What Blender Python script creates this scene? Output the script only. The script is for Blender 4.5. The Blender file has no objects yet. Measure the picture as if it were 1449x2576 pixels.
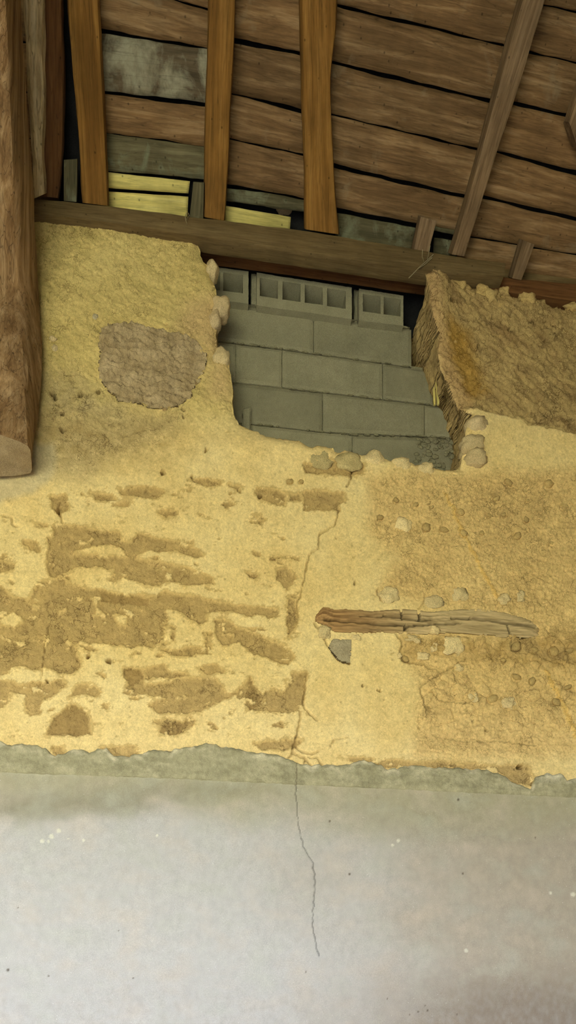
import bpy, bmesh, math, random
import numpy as np
from mathutils import Vector, Matrix

C = bpy.context.scene.collection
random.seed(7)
# ------------------------------------------------------------------ camera
F, HY, CAMY, CAMZ, YAW = 1900.0, 2620.0, -3.5, 1.6, math.radians(7.0)
cam_d = bpy.data.cameras.new('camera')
cam = bpy.data.objects.new('camera', cam_d); C.objects.link(cam)
cam.location = (0, CAMY, CAMZ)
cam.rotation_euler = (math.radians(90), 0, -YAW)
cam_d.sensor_fit = 'VERTICAL'; cam_d.sensor_height = 36.0
cam_d.lens = 36.0 * F / 2576.0
cam_d.shift_y = (HY - 1288.0) / 2576.0
cam_d.clip_start = 0.05
bpy.context.scene.camera = cam
# ------------------------------------------------------------------ world, lights, exposure
sc = bpy.context.scene
w = bpy.data.worlds.new('world'); sc.world = w; w.use_nodes = True
w.node_tree.nodes['Background'].inputs[0].default_value = (0.80, 0.885, 1.06, 1)
w.node_tree.nodes['Background'].inputs[1].default_value = 2.6
DOOR = (-3.9, 0.2, 3.0)                                                # opening of the barn's front: x from, x to, height
# portal: guides the sampling of the sky through the opening
pl_ = bpy.data.lights.new('door_portal', 'AREA'); pl_.shape = 'RECTANGLE'; pl_.size = DOOR[1] - DOOR[0]; pl_.size_y = DOOR[2]; pl_.cycles.is_portal = True
po = bpy.data.objects.new('door_portal', pl_); C.objects.link(po); po.location = ((DOOR[0] + DOOR[1]) / 2, -6.4, DOOR[2] / 2); po.rotation_euler = (math.radians(90), 0, 0)
sl_ = bpy.data.lights.new('sun', 'SUN'); sl_.energy = 5.5; sl_.angle = 0.02; sl_.color = (1, 0.95, 0.86)
so = bpy.data.objects.new('sun', sl_); C.objects.link(so); so.rotation_euler = Vector((0.25, -0.55, -0.9)).to_track_quat('-Z', 'Y').to_euler()
sc.view_settings.view_transform = 'Standard'
sc.view_settings.look = 'None'
sc.view_settings.gamma = 1.0
sc.view_settings.use_curve_mapping = False
sc.view_settings.exposure = 3.26
sc.cycles.adaptive_threshold = 0.05
sc.cycles.use_light_tree = True

# ------------------------------------------------------------------ projection helpers
fw = np.array([math.sin(YAW), math.cos(YAW), 0.0]); rt = np.array([math.cos(YAW), -math.sin(YAW), 0.0])
CP = np.array([0.0, CAMY, CAMZ])
def ray(px, py): return fw * F + rt * (px - 724.5) + np.array([0, 0, 1.0]) * (HY - py)
def P(px, py, Y=0.0):                       # a point of the upright plane y = Y
    d = ray(px, py); t = (Y - CAMY) / d[1]
    return CP + d * t
def Q(px, py, plane):                       # a point of a sloping plane (point, normal)
    p0, n = plane; d = ray(px, py); t = np.dot(p0 - CP, n) / np.dot(d, n)
    return CP + d * t
def proj(X, Y, Z):
    dx = X - CP[0]; dy = Y - CP[1]
    dep = dx * fw[0] + dy * fw[1]
    return 724.5 + F * (dx * rt[0] + dy * rt[1]) / dep, HY - F * (Z - CP[2]) / dep
def zat(py, Y, px=600): return P(px, py, Y)[2]

# ------------------------------------------------------------------ numpy noise
def _hash(xi, yi, seed):
    h = (xi.astype(np.int64) * 374761393 + yi.astype(np.int64) * 668265263 + seed * 1442695041) & 0xffffffff
    h = ((h ^ (h >> 13)) * 1274126177) & 0xffffffff
    return (h ^ (h >> 16)) / 4294967296.0
def noise(x, y, seed=0):                    # gradient noise, about -1..1
    x = np.asarray(x, float); y = np.asarray(y, float)
    xi = np.floor(x); yi = np.floor(y); fx = x - xi; fy = y - yi
    u = fx * fx * fx * (fx * (fx * 6 - 15) + 10); v = fy * fy * fy * (fy * (fy * 6 - 15) + 10)
    def g(ix, iy, dx, dy):
        a = _hash(ix, iy, seed) * 2 * math.pi
        return np.cos(a) * dx + np.sin(a) * dy
    n00 = g(xi, yi, fx, fy); n10 = g(xi + 1, yi, fx - 1, fy); n01 = g(xi, yi + 1, fx, fy - 1); n11 = g(xi + 1, yi + 1, fx - 1, fy - 1)
    return 1.5 * ((n00 * (1 - u) + n10 * u) * (1 - v) + (n01 * (1 - u) + n11 * u) * v)
def fbm(x, y, seed=0, octs=4, gain=0.5):
    a = 1.0; s = 0; t = 0
    for i in range(octs):
        s = s + a * noise(x * 2 ** i, y * 2 ** i, seed + i * 17); t += a; a *= gain
    return s / t
def cells(x, y, seed=0):                    # distance to nearest feature point and the cell's own random value
    xi = np.floor(x); yi = np.floor(y); best = np.full(np.shape(x), 9.0); val = np.zeros(np.shape(x)); sec = best.copy()
    for i in (-1, 0, 1):
        for j in (-1, 0, 1):
            cx = xi + i; cy = yi + j
            d = np.hypot(cx + _hash(cx, cy, seed) - x, cy + _hash(cx, cy, seed + 5) - y)
            r = _hash(cx, cy, seed + 9)
            m = d < best
            sec = np.where(m, best, np.minimum(sec, d)); val = np.where(m, r, val); best = np.where(m, d, best)
    return best, sec - best, val
def sstep(a, b, x):
    t = np.clip((x - a) / (b - a), 0, 1); return t * t * (3 - 2 * t)
def inpoly(u, v, poly):
    r = np.zeros(np.shape(u), bool); n = len(poly)
    for i in range(n):
        x1, y1 = poly[i]; x2, y2 = poly[(i + 1) % n]
        if y1 == y2: continue
        c = (y1 > v) != (y2 > v)
        r ^= c & (u < (x2 - x1) * (v - y1) / (y2 - y1) + x1)
    return r
def segdist(u, v, pts):
    best = np.full(np.shape(u), 1e9)
    for (x1, y1), (x2, y2) in zip(pts[:-1], pts[1:]):
        dx, dy = x2 - x1, y2 - y1; L = dx * dx + dy * dy + 1e-9
        t = np.clip(((u - x1) * dx + (v - y1) * dy) / L, 0, 1)
        best = np.minimum(best, np.hypot(u - x1 - t * dx, v - y1 - t * dy))
    return best
def near(u, v, pts, pad):
    a = np.array(pts)
    return np.nonzero((u > a[:, 0].min() - pad) & (u < a[:, 0].max() + pad) & (v > a[:, 1].min() - pad) & (v < a[:, 1].max() + pad))
def lin(r, g, b):
    f = lambda c: ((c / 255 + 0.055) / 1.055) ** 2.4 if c > 10 else c / 255 / 12.92
    return np.array([f(r), f(g), f(b)])

# ------------------------------------------------------------------ mesh and material helpers
def mesh_np(name, V, quads, col=None, smooth=True, extra=None):
    me = bpy.data.meshes.new(name)
    me.vertices.add(len(V)); me.vertices.foreach_set('co', np.asarray(V, np.float32).ravel())
    quads = np.asarray(quads, np.int32)
    me.loops.add(quads.size); me.loops.foreach_set('vertex_index', quads.ravel())
    me.polygons.add(len(quads)); me.polygons.foreach_set('loop_start', np.arange(0, quads.size, 4, dtype=np.int32))
    me.polygons.foreach_set('use_smooth', np.full(len(quads), smooth))
    if col is not None:
        a = me.color_attributes.new('tint', 'FLOAT_COLOR', 'POINT')
        if col.shape[1] == 3: col = np.concatenate([col, np.ones((len(col), 1))], 1)
        a.data.foreach_set('color', col.astype(np.float32).ravel())
    me.update(calc_edges=True); me.validate()
    return me
def link(name, me, mat=None, parent=None, loc=None):
    o = bpy.data.objects.new(name, me); C.objects.link(o)
    if mat:
        for m in (mat if isinstance(mat, (list, tuple)) else [mat]): me.materials.append(m)
    if loc is not None: o.location = loc
    if parent: o.parent = parent
    return o
def tag(o, label=None, cat=None, group=None, kind=None):
    for k, v in (('label', label), ('category', cat), ('group', group), ('kind', kind)):
        if v: o[k] = v
    return o
def child(o, parent):                       # parent at world place
    M = Matrix.LocRotScale(o.location, o.rotation_euler.to_quaternion() if o.rotation_mode != 'QUATERNION' else o.rotation_quaternion, o.scale)
    o.parent = parent
    Mp = Matrix.LocRotScale(parent.location, parent.rotation_euler.to_quaternion() if parent.rotation_mode != 'QUATERNION' else parent.rotation_quaternion, parent.scale)
    o.matrix_parent_inverse = Mp.inverted()
    return o
def nodes(name, rough=0.9):
    m = bpy.data.materials.new(name); m.use_nodes = True
    nt = m.node_tree; b = nt.nodes['Principled BSDF']; b.inputs['Roughness'].default_value = rough
    b.inputs['Specular IOR Level'].default_value = 0.2
    return m, nt, b
def nd(nt, typ, **kw):
    n = nt.nodes.new(typ)
    for k, v in kw.items():
        if k.startswith('i_'): n.inputs[int(k[2:])].default_value = v
        else: setattr(n, k, v)
    return n
def noise_node(nt, vec, scale, detail=4, rough=0.55, dist=0.0):
    n = nt.nodes.new('ShaderNodeTexNoise'); n.inputs['Scale'].default_value = scale; n.inputs['Detail'].default_value = detail
    n.inputs['Roughness'].default_value = rough; n.inputs['Distortion'].default_value = dist
    nt.links.new(vec, n.inputs['Vector']); return n
def ramp(nt, fac, stops):
    r = nt.nodes.new('ShaderNodeValToRGB'); e = r.color_ramp.elements
    while len(e) < len(stops): e.new(0.5)
    for el, (p, c) in zip(e, stops): el.position = p; el.color = (*c[:3], 1)
    nt.links.new(fac, r.inputs[0]); return r
def mix(nt, a, b, fac, mode='MIX'):
    m = nt.nodes.new('ShaderNodeMix'); m.data_type = 'RGBA'; m.blend_type = mode
    for s, v in ((m.inputs[0], fac), (m.inputs[6], a), (m.inputs[7], b)):
        if hasattr(v, 'links'): nt.links.new(v, s)
        elif isinstance(v, (int, float)): s.default_value = v
        else: s.default_value = (*v[:3], 1)
    return m.outputs[2]
def bump(nt, b, h, strength, dist):
    n = nt.nodes.new('ShaderNodeBump'); n.inputs['Strength'].default_value = strength; n.inputs['Distance'].default_value = dist
    nt.links.new(h, n.inputs['Height']); nt.links.new(n.outputs[0], b.inputs['Normal'])

def tinted_mat(name, grain=(0.80, 1.14), s1=35, s2=260, bstr=0.5, bd=0.002, speck=None, rough=0.95):
    m, nt, b = nodes(name, rough)
    at = nd(nt, 'ShaderNodeAttribute', attribute_name='tint'); tc = nd(nt, 'ShaderNodeTexCoord')
    n1 = noise_node(nt, tc.outputs['Object'], s1, 6, 0.65); n2 = noise_node(nt, tc.outputs['Object'], s2, 3, 0.6)
    r1 = ramp(nt, n1.outputs[0], [(0.25, (grain[0],) * 3), (0.75, (grain[1],) * 3)])
    r2 = ramp(nt, n2.outputs[0], [(0.3, (0.86,) * 3), (0.7, (1.12,) * 3)])
    c = mix(nt, at.outputs['Color'], r1.outputs[0], 1.0, 'MULTIPLY'); c = mix(nt, c, r2.outputs[0], 1.0, 'MULTIPLY')
    if speck:
        v = nd(nt, 'ShaderNodeTexVoronoi'); v.inputs['Scale'].default_value = speck[0]; nt.links.new(tc.outputs['Object'], v.inputs['Vector'])
        rs = ramp(nt, v.outputs['Distance'], [(0.05, (1, 1, 1)), (0.09, (0, 0, 0))])
        n3 = noise_node(nt, v.outputs['Position'], 900, 0); r3 = ramp(nt, n3.outputs[0], [(speck[2], (0, 0, 0)), (speck[2] + 0.02, (1, 1, 1))])
        f = mix(nt, rs.outputs[0], r3.outputs[0], 1.0, 'MULTIPLY')
        c = mix(nt, c, speck[1], f)
    nt.links.new(c, b.inputs['Base Color'])
    ad = nd(nt, 'ShaderNodeMath', operation='ADD'); nt.links.new(n1.outputs[0], ad.inputs[0]); nt.links.new(n2.outputs[0], ad.inputs[1])
    bump(nt, b, ad.outputs[0], bstr, bd)
    return m
def wood_mat(name, dark, mid, light, stain=None, mould=None, along=1.6, across=26, crack=0.5, bd=0.004):
    m, nt, b = nodes(name, 0.85)
    tc = nd(nt, 'ShaderNodeTexCoord'); oi = nd(nt, 'ShaderNodeObjectInfo')
    off = nd(nt, 'ShaderNodeVectorMath', operation='SCALE'); off.inputs[0].default_value = (31, 17, 23); nt.links.new(oi.outputs['Random'], off.inputs['Scale'])
    ad = nd(nt, 'ShaderNodeVectorMath', operation='ADD'); nt.links.new(tc.outputs['Object'], ad.inputs[0]); nt.links.new(off.outputs[0], ad.inputs[1])
    mp = nd(nt, 'ShaderNodeMapping'); mp.inputs['Scale'].default_value = (along, across, across); nt.links.new(ad.outputs[0], mp.inputs[0])
    n1 = noise_node(nt, mp.outputs[0], 1.0, 7, 0.65, 0.6); n2 = noise_node(nt, mp.outputs[0], 4.5, 5, 0.7, 0.3)
    n3 = noise_node(nt, ad.outputs[0], 5.5, 4, 0.6)
    r = ramp(nt, n1.outputs[0], [(0.27, dark), (0.5, mid), (0.74, light)])
    r2 = ramp(nt, n2.outputs[0], [(0.28, (0.55,) * 3), (0.5, (1.0,) * 3), (0.72, (1.25,) * 3)])
    c = mix(nt, r.outputs[0], r2.outputs[0], 0.8, 'MULTIPLY')
    r3 = ramp(nt, n3.outputs[0], [(0.3, (0.7,) * 3), (0.7, (1.2,) * 3)])
    c = mix(nt, c, r3.outputs[0], 0.8, 'MULTIPLY')
    rr = ramp(nt, oi.outputs['Random'], [(0.0, (0.84, 0.84, 0.84)), (1.0, (1.14, 1.1, 1.06))])
    c = mix(nt, c, rr.outputs[0], 1.0, 'MULTIPLY')
    if mould:
        n4 = noise_node(nt, ad.outputs[0], mould[1], 5, 0.6, 0.4)
        r4 = ramp(nt, n4.outputs[0], [(mould[2], (0, 0, 0)), (mould[3], (1, 1, 1))])
        n5 = noise_node(nt, ad.outputs[0], 60, 4, 0.7); mm = mix(nt, mould[0], [x * 0.45 for x in mould[0]], n5.outputs[0])
        c = mix(nt, c, mm, r4.outputs[0])
    # knots and worm holes: tiny dark dots
    v = nd(nt, 'ShaderNodeTexVoronoi'); v.inputs['Scale'].default_value = 22; nt.links.new(ad.outputs[0], v.inputs['Vector'])
    rv = ramp(nt, v.outputs['Distance'], [(0.05, (0.25,) * 3), (0.11, (1, 1, 1))])
    c = mix(nt, c, rv.outputs[0], 0.7, 'MULTIPLY')
    mc = nd(nt, 'ShaderNodeMapping'); mc.inputs['Scale'].default_value = (along * 1.3, across * 1.6, across * 1.6); nt.links.new(ad.outputs[0], mc.inputs[0])
    nc = noise_node(nt, mc.outputs[0], 1.0, 2, 0.4, 0.2)
    rc = ramp(nt, nc.outputs[0], [(0.485, (1, 1, 1)), (0.5, (1 - crack,) * 3), (0.515, (1, 1, 1))])
    c = mix(nt, c, rc.outputs[0], 0.6, 'MULTIPLY')
    nt.links.new(c, b.inputs['Base Color'])
    h = mix(nt, n1.outputs[0], n2.outputs[0], 0.5); h = mix(nt, h, rc.outputs[0], 0.3, 'MULTIPLY')
    bump(nt, b, h, 0.8, bd)
    return m
def plain_mat(name, c1, c2, scale=30, bstr=0.5, bd=0.003, s2=220, pits=0):
    m, nt, b = nodes(name, 0.95)
    tc = nd(nt, 'ShaderNodeTexCoord'); oi = nd(nt, 'ShaderNodeObjectInfo')
    off = nd(nt, 'ShaderNodeVectorMath', operation='SCALE'); off.inputs[0].default_value = (31, 17, 23); nt.links.new(oi.outputs['Random'], off.inputs['Scale'])
    ad = nd(nt, 'ShaderNodeVectorMath', operation='ADD'); nt.links.new(tc.outputs['Object'], ad.inputs[0]); nt.links.new(off.outputs[0], ad.inputs[1])
    n1 = noise_node(nt, ad.outputs[0], scale, 6, 0.65); n2 = noise_node(nt, ad.outputs[0], s2, 3, 0.6)
    c = ramp(nt, n1.outputs[0], [(0.3, c1), (0.7, c2)]).outputs[0]
    r2 = ramp(nt, n2.outputs[0], [(0.3, (0.72,) * 3), (0.7, (1.2,) * 3)])
    c = mix(nt, c, r2.outputs[0], 1.0, 'MULTIPLY')
    rr = ramp(nt, oi.outputs['Random'], [(0.0, (0.88,) * 3), (1.0, (1.1,) * 3)])
    c = mix(nt, c, rr.outputs[0], 1.0, 'MULTIPLY')
    nt.links.new(c, b.inputs['Base Color'])
    a2 = nd(nt, 'ShaderNodeMath', operation='ADD'); nt.links.new(n1.outputs[0], a2.inputs[0]); nt.links.new(n2.outputs[0], a2.inputs[1])
    bump(nt, b, a2.outputs[0], bstr, bd)
    return m

M = {}
def earth_mat():
    m, nt, b = nodes('earth_plaster', 0.95)
    at = nd(nt, 'ShaderNodeAttribute', attribute_name='tint'); tc = nd(nt, 'ShaderNodeTexCoord'); ob = tc.outputs['Object']
    n1 = noise_node(nt, ob, 26, 7, 0.68); n2 = noise_node(nt, ob, 240, 3, 0.6); n3 = noise_node(nt, ob, 85, 5, 0.65, 0.5)
    wv = nd(nt, 'ShaderNodeVectorMath', operation='SCALE'); nw = noise_node(nt, ob, 14, 4, 0.6); nt.links.new(nw.outputs['Color'], wv.inputs[0]); wv.inputs['Scale'].default_value = 0.16
    av = nd(nt, 'ShaderNodeVectorMath', operation='ADD'); nt.links.new(ob, av.inputs[0]); nt.links.new(wv.outputs[0], av.inputs[1])
    crk = []
    for sc_, wd, lo, hi in ((9, 0.010, 0.52, 0.60), (23, 0.022, 0.50, 0.58)):
        v = nd(nt, 'ShaderNodeTexVoronoi', feature='DISTANCE_TO_EDGE'); v.inputs['Scale'].default_value = sc_; nt.links.new(av.outputs[0], v.inputs['Vector'])
        r = ramp(nt, v.outputs['Distance'], [(wd * 0.3, (0, 0, 0)), (wd * 1.6, (1, 1, 1))])
        k = noise_node(nt, ob, sc_ * 0.45, 3, 0.6); rk = ramp(nt, k.outputs[0], [(lo, (1, 1, 1)), (hi, (0, 0, 0))])
        mx = mix(nt, r.outputs[0], (1, 1, 1), rk.outputs[0]); crk.append(mx)
    crack = mix(nt, crk[0], crk[1], 1.0, 'MULTIPLY')
    c = at.outputs['Color']
    for n_, lo, hi, a, b_ in ((n1, 0.27, 0.73, 0.84, 1.14), (n2, 0.3, 0.7, 0.88, 1.12), (n3, 0.3, 0.7, 0.88, 1.12)):
        c = mix(nt, c, ramp(nt, n_.outputs[0], [(lo, (a, a * 0.985, a * 0.95)), (hi, (b_,) * 3)]).outputs[0], 1.0, 'MULTIPLY')
    sc2 = nd(nt, 'ShaderNodeMath', operation='MULTIPLY'); nt.links.new(at.outputs['Alpha'], sc2.inputs[0]); sc2.inputs[1].default_value = 0.7
    c = mix(nt, c, mix(nt, (0.52, 0.45, 0.35), (1, 1, 1), crack), sc2.outputs[0], 'MULTIPLY')
    nt.links.new(c, b.inputs['Base Color'])
    h1 = nd(nt, 'ShaderNodeMath', operation='MULTIPLY_ADD'); nt.links.new(n1.outputs[0], h1.inputs[0]); h1.inputs[1].default_value = 1.2; nt.links.new(n3.outputs[0], h1.inputs[2])
    h2 = nd(nt, 'ShaderNodeMath', operation='MULTIPLY_ADD'); nt.links.new(n2.outputs[0], h2.inputs[0]); h2.inputs[1].default_value = 0.5; nt.links.new(h1.outputs[0], h2.inputs[2])
    h3 = nd(nt, 'ShaderNodeMath', operation='MULTIPLY_ADD'); nt.links.new(crack, h3.inputs[0]); h3.inputs[1].default_value = 0.9; nt.links.new(h2.outputs[0], h3.inputs[2])
    bump(nt, b, h3.outputs[0], 0.9, 0.0055)
    bn = next(n for n in nt.nodes if n.type == 'BUMP'); sm = nd(nt, 'ShaderNodeMath', operation='MULTIPLY'); nt.links.new(at.outputs['Alpha'], sm.inputs[0]); sm.inputs[1].default_value = 0.95; nt.links.new(sm.outputs[0], bn.inputs['Strength'])
    return m
M['earth'] = earth_mat()
M['cement'] = tinted_mat('cement_render', (0.92, 1.07), 18, 300, 0.25, 0.001, speck=(60, (0.85, 0.85, 0.82), 0.62))
M['band'] = tinted_mat('rough_cement', (0.72, 1.2), 45, 230, 0.7, 0.004)
M['rafter'] = wood_mat('orange_brown_oak', (0.12, 0.054, 0.012), (0.205, 0.102, 0.024), (0.32, 0.175, 0.05))
M['rafter_grey'] = wood_mat('grey_brown_oak', (0.10, 0.062, 0.034), (0.20, 0.13, 0.075), (0.32, 0.22, 0.14))
M['beam'] = wood_mat('dusty_grey_brown_oak', (0.13, 0.084, 0.036), (0.185, 0.125, 0.058), (0.24, 0.17, 0.085), bd=0.002, crack=0.35)
M['red'] = wood_mat('red_brown_oak', (0.075, 0.032, 0.012), (0.14, 0.062, 0.023), (0.20, 0.10, 0.04))
M['board'] = wood_mat('brown_roof_board', (0.105, 0.058, 0.027), (0.20, 0.118, 0.056), (0.37, 0.245, 0.135), along=2.2, across=30, bd=0.003,
                      mould=((0.32, 0.23, 0.14), 7.0, 0.60, 0.76))
M['mould'] = wood_mat('mouldy_board', (0.06, 0.045, 0.03), (0.11, 0.085, 0.055), (0.18, 0.14, 0.09), mould=((0.42, 0.39, 0.29), 9.0, 0.42, 0.60))
M['greenish'] = wood_mat('greenish_board', (0.07, 0.06, 0.035), (0.12, 0.105, 0.06), (0.19, 0.165, 0.10), mould=((0.26, 0.26, 0.17), 9.0, 0.50, 0.66))
M['pale'] = wood_mat('pale_yellow_board', (0.44, 0.36, 0.12), (0.66, 0.57, 0.20), (0.80, 0.72, 0.32), crack=0.3, bd=0.0015)
M['post'] = wood_mat('red_brown_post', (0.13, 0.066, 0.024), (0.29, 0.175, 0.085), (0.52, 0.36, 0.21), along=0.9, across=24, bd=0.012, crack=0.85)
M['pale_post'] = wood_mat('weathered_pale_oak', (0.24, 0.15, 0.07), (0.6, 0.45, 0.26), (0.85, 0.72, 0.48), along=4, across=22, bd=0.016, crack=0.8)
M['endgrain'] = plain_mat('pale_end_grain', (0.30, 0.22, 0.13), (0.46, 0.35, 0.22), 18, 0.7, 0.006)
M['lintel'] = wood_mat('bleached_timber', (0.20, 0.12, 0.06), (0.42, 0.30, 0.18), (0.60, 0.48, 0.33), along=2.5, across=30, bd=0.004, crack=0.8)
M['block'] = plain_mat('grey_concrete', (0.28, 0.258, 0.175), (0.36, 0.33, 0.228), 9, 0.6, 0.003, 330)
M['mortar'] = plain_mat('grey_mortar', (0.26, 0.24, 0.15), (0.36, 0.33, 0.215), 25, 0.8, 0.006, 150)
M['patch'] = tinted_mat('grey_brown_mortar', (0.70, 1.25), 40, 200, 0.8, 0.006)
M['stone'] = plain_mat('buff_stone', (0.60, 0.46, 0.25), (0.74, 0.585, 0.34), 14, 0.6, 0.004)
M['pinkstone'] = plain_mat('pinkish_stone', (0.56, 0.42, 0.23), (0.68, 0.53, 0.32), 14, 0.5, 0.004)
M['pebble'] = plain_mat('brown_pebble', (0.47, 0.325, 0.13), (0.60, 0.44, 0.19), 20, 0.4, 0.002)
M['sill'] = plain_mat('brown_sill_stone', (0.46, 0.36, 0.17), (0.62, 0.50, 0.25), 22, 0.8, 0.004)
M['lump'] = plain_mat('earthy_stone', (0.74, 0.575, 0.30), (0.92, 0.73, 0.40), 22, 0.8, 0.005)
M['slate'] = plain_mat('grey_stone', (0.42, 0.345, 0.225), (0.56, 0.475, 0.32), 25, 0.8, 0.004)
M['cover'] = plain_mat('dark_roof_covering', (0.010, 0.010, 0.011), (0.022, 0.022, 0.024), 8)
M['cord'] = plain_mat('dry_twine', (0.30, 0.24, 0.14), (0.40, 0.33, 0.2), 40)
M['floor'] = plain_mat('beaten_earth_floor', (0.32, 0.28, 0.22), (0.42, 0.37, 0.29), 3)
M['side'] = plain_mat('earth_side_wall', (0.42, 0.37, 0.27), (0.5, 0.45, 0.34), 4)

# ------------------------------------------------------------------ key places
BEAM_Y = -0.03
b_left = P(90, 500, BEAM_Y); b_right = P(1200, 648, BEAM_Y)
TH = math.radians(40)
ax = (b_right - b_left); ax /= np.linalg.norm(ax)                    # along the eaves
up = np.array([0, -math.cos(TH), math.sin(TH)])                       # up the slope, towards the camera
nrm = np.cross(ax, up); nrm /= np.linalg.norm(nrm)
if nrm[2] < 0: nrm = -nrm
pR = (P(800, 590, BEAM_Y + 0.01), nrm)                                # undersides of the rafters
def off_plane(d): return (pR[0] + nrm * d, nrm)
pB = off_plane(0.10)                                                  # undersides of the boards

# ================================================================== THE SETTING
# ---- earth wall --------------------------------------------------------------
TOPLINE_L = [(-520, 470), (-200, 505), (0, 528), (91, 535), (121, 537), (166, 549), (193, 542), (241, 547), (293, 552), (328, 570), (355, 571), (369, 582),
             (393, 573), (414, 578), (435, 592), (445, 578), (462, 582), (483, 590), (500, 611), (508, 640), (512, 655), (522, 664)]
OPEN_L = [(528, 700), (538, 715), (545, 729), (547, 754), (550, 775), (549, 808), (543, 833), (547, 868), (560, 878), (572, 888), (579, 928), (587, 972), (584, 1007), (590, 1040),
          (600, 1062), (629, 1077), (650, 1084), (669, 1097), (704, 1103), (735, 1106), (758, 1112), (778, 1127), (798, 1119), (820, 1121), (838, 1127), (848, 1139),
          (866, 1131), (890, 1133), (912, 1143), (925, 1138), (942, 1141), (965, 1146), (987, 1156), (1002, 1150), (1017, 1151), (1032, 1158), (1047, 1164), (1066, 1165), (1086, 1169), (1106, 1176), (1135, 1178), (1161, 1179)]
OPEN_R = [(1164, 1150), (1160, 1128), (1166, 1106), (1172, 1085), (1180, 1060), (1188, 1046), (1170, 1034), (1158, 1023), (1150, 1005), (1142, 985), (1134, 965), (1124, 947), (1114, 931), (1108, 917), (1103, 895),
          (1106, 879), (1105, 841), (1094, 816), (1084, 792), (1081, 767), (1078, 742), (1072, 715), (1067, 692)]
TOPLINE_R = [(1085, 689), (1112, 693), (1130, 702), (1150, 705), (1162, 712), (1177, 716), (1192, 708), (1215, 711), (1241, 716), (1268, 718), (1287, 727), (1298, 737), (1316, 736), (1336, 735),
             (1355, 738), (1374, 743), (1389, 752), (1430, 761), (1449, 758), (1520, 770), (1700, 800), (1980, 838)]
def jitter(pts, step=7, amp=2.6, seed=3):
    out = []; s = 0
    for (x1, y1), (x2, y2) in zip(pts[:-1], pts[1:]):
        L = math.hypot(x2 - x1, y2 - y1); n = max(1, int(L / step))
        for k in range(n):
            t = k / n; s2 = (s + L * t) / 11.0
            a = amp if x1 > 60 and x2 < 1600 else amp * 2
            out.append((x1 + (x2 - x1) * t + a * float(noise(s2, 1.3, seed)), y1 + (y2 - y1) * t + a * float(noise(s2, 7.7, seed + 1))))
        s += L
    out.append(pts[-1]); return out
EDGE = jitter(TOPLINE_L + OPEN_L + OPEN_R + TOPLINE_R)

def A(pts): return [(x / 2.0, 1150 + y / 2.0) for x, y in pts]
def B(pts): return [(725 + x / 2.0, 1150 + y / 2.0) for x, y in pts]
def D(pts): return [(725 + x / 2.0, 1800 + y / 2.0) for x, y in pts]
FLAKE = [A(q) for q in [
    [(275,335),(350,345),(420,350),(500,372),(600,385),(610,420),(660,430),(690,385),(760,405),(860,420),(950,440),(1000,465),(1020,490),(990,500),(900,470),(800,470),(740,465),(680,490),(690,500),(640,500),(620,450),(560,435),(500,440),(450,455),(380,460),(370,490),(450,490),(560,500),(640,505),(700,510),(760,520),(860,540),(940,555),(1000,575),(1060,600),(1075,635),(1000,640),(940,640),(860,610),(800,640),(730,640),(640,600),(580,610),(575,560),(480,550),(380,555),(320,580),(270,600),(250,600),(235,540),(245,470),(240,400),(270,395)],
    [(170,680),(200,630),(260,610),(320,620),(370,640),(420,660),(500,665),(600,690),(720,690),(790,700),(830,670),(900,690),(1000,700),(1080,720),(1180,740),(1300,755),(1400,760),(1400,800),(1300,790),(1240,790),(1180,770),(1080,770),(1030,790),(1040,820),(1000,830),(920,780),(830,760),(840,800),(830,860),(880,850),(870,920),(830,940),(800,930),(760,955),(700,940),(600,940),(540,930),(480,930),(400,915),(380,950),(390,1000),(410,1050),(350,1085),(300,1080),(220,1050),(180,1070),(140,1050),(60,1050),(0,1100),(-300,1120),(-300,640),(0,650),(60,700),(140,720)],
    [(-200,1120),(0,1130),(70,1130),(100,1150),(160,1130),(220,1140),(300,1120),(330,1140),(260,1200),(210,1220),(200,1290),(150,1300),(130,1250),(130,1200),(60,1180),(20,1260),(-200,1270)],
    [(340,1210),(390,1150),(450,1130),(510,1180),(490,1195),(420,1190)],
    [(225,1399),(270,1310),(360,1240),(430,1270),(445,1300),(458,1390),(400,1400)],
    [(620,1060),(720,1060),(820,1045),(870,1080),(940,1090),(860,1110),(800,1100),(720,1110),(720,1150),(860,1130),(900,1110),(1000,1110),(1080,1110),(1130,1180),(1200,1180),(1260,1110),(1290,1160),(1320,1200),(1370,1160),(1449,1200),(1530,1190),(1510,1270),(1449,1280),(1260,1270),(1230,1240),(1270,1210),(1180,1190),(1100,1230),(1000,1280),(900,1290),(800,1280),(750,1240),(840,1210),(740,1190),(620,1185),(650,1140),(620,1100)],
    [(765,1325),(860,1320),(920,1330),(950,1305),(978,1325),(960,1360),(880,1395),(810,1395),(820,1360)],
    [(800,960),(900,970),(960,950),(1040,960),(1040,900),(1070,940),(1065,990),(980,980),(920,1000),(850,980)],
    [(1080,810),(1150,820),(1200,860),(1280,880),(1400,940),(1449,960),(1480,1000),(1449,1040),(1350,1010),(1280,990),(1200,920),(1120,940),(1080,880)],
    [(590,160),(760,150),(830,170),(800,210),(620,190)], [(960,110),(1050,112),(1120,125),(1110,142),(1010,138)], [(1150,140),(1220,150),(1200,172)],
    [(1300,160),(1400,165),(1435,190),(1430,240),(1370,235),(1290,190)], [(800,280),(850,262),(890,285),(840,300)], [(570,240),(630,220),(660,225),(640,245)],
    [(-60,520),(0,520),(60,535),(70,560),(0,570),(-60,560)], [(1390,560),(1440,560),(1490,600),(1449,660),(1400,610)], [(460,180),(560,190),(580,215),(480,215)],
    [(120,420),(180,430),(170,450),(110,440)], [(250,200),(330,190),(345,260),(300,290),(265,250)], [(1240,580),(1300,590),(1290,610),(1245,600)], [(1000,1060),(1090,1040),(1130,1080),(1040,1090)]]]
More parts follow.
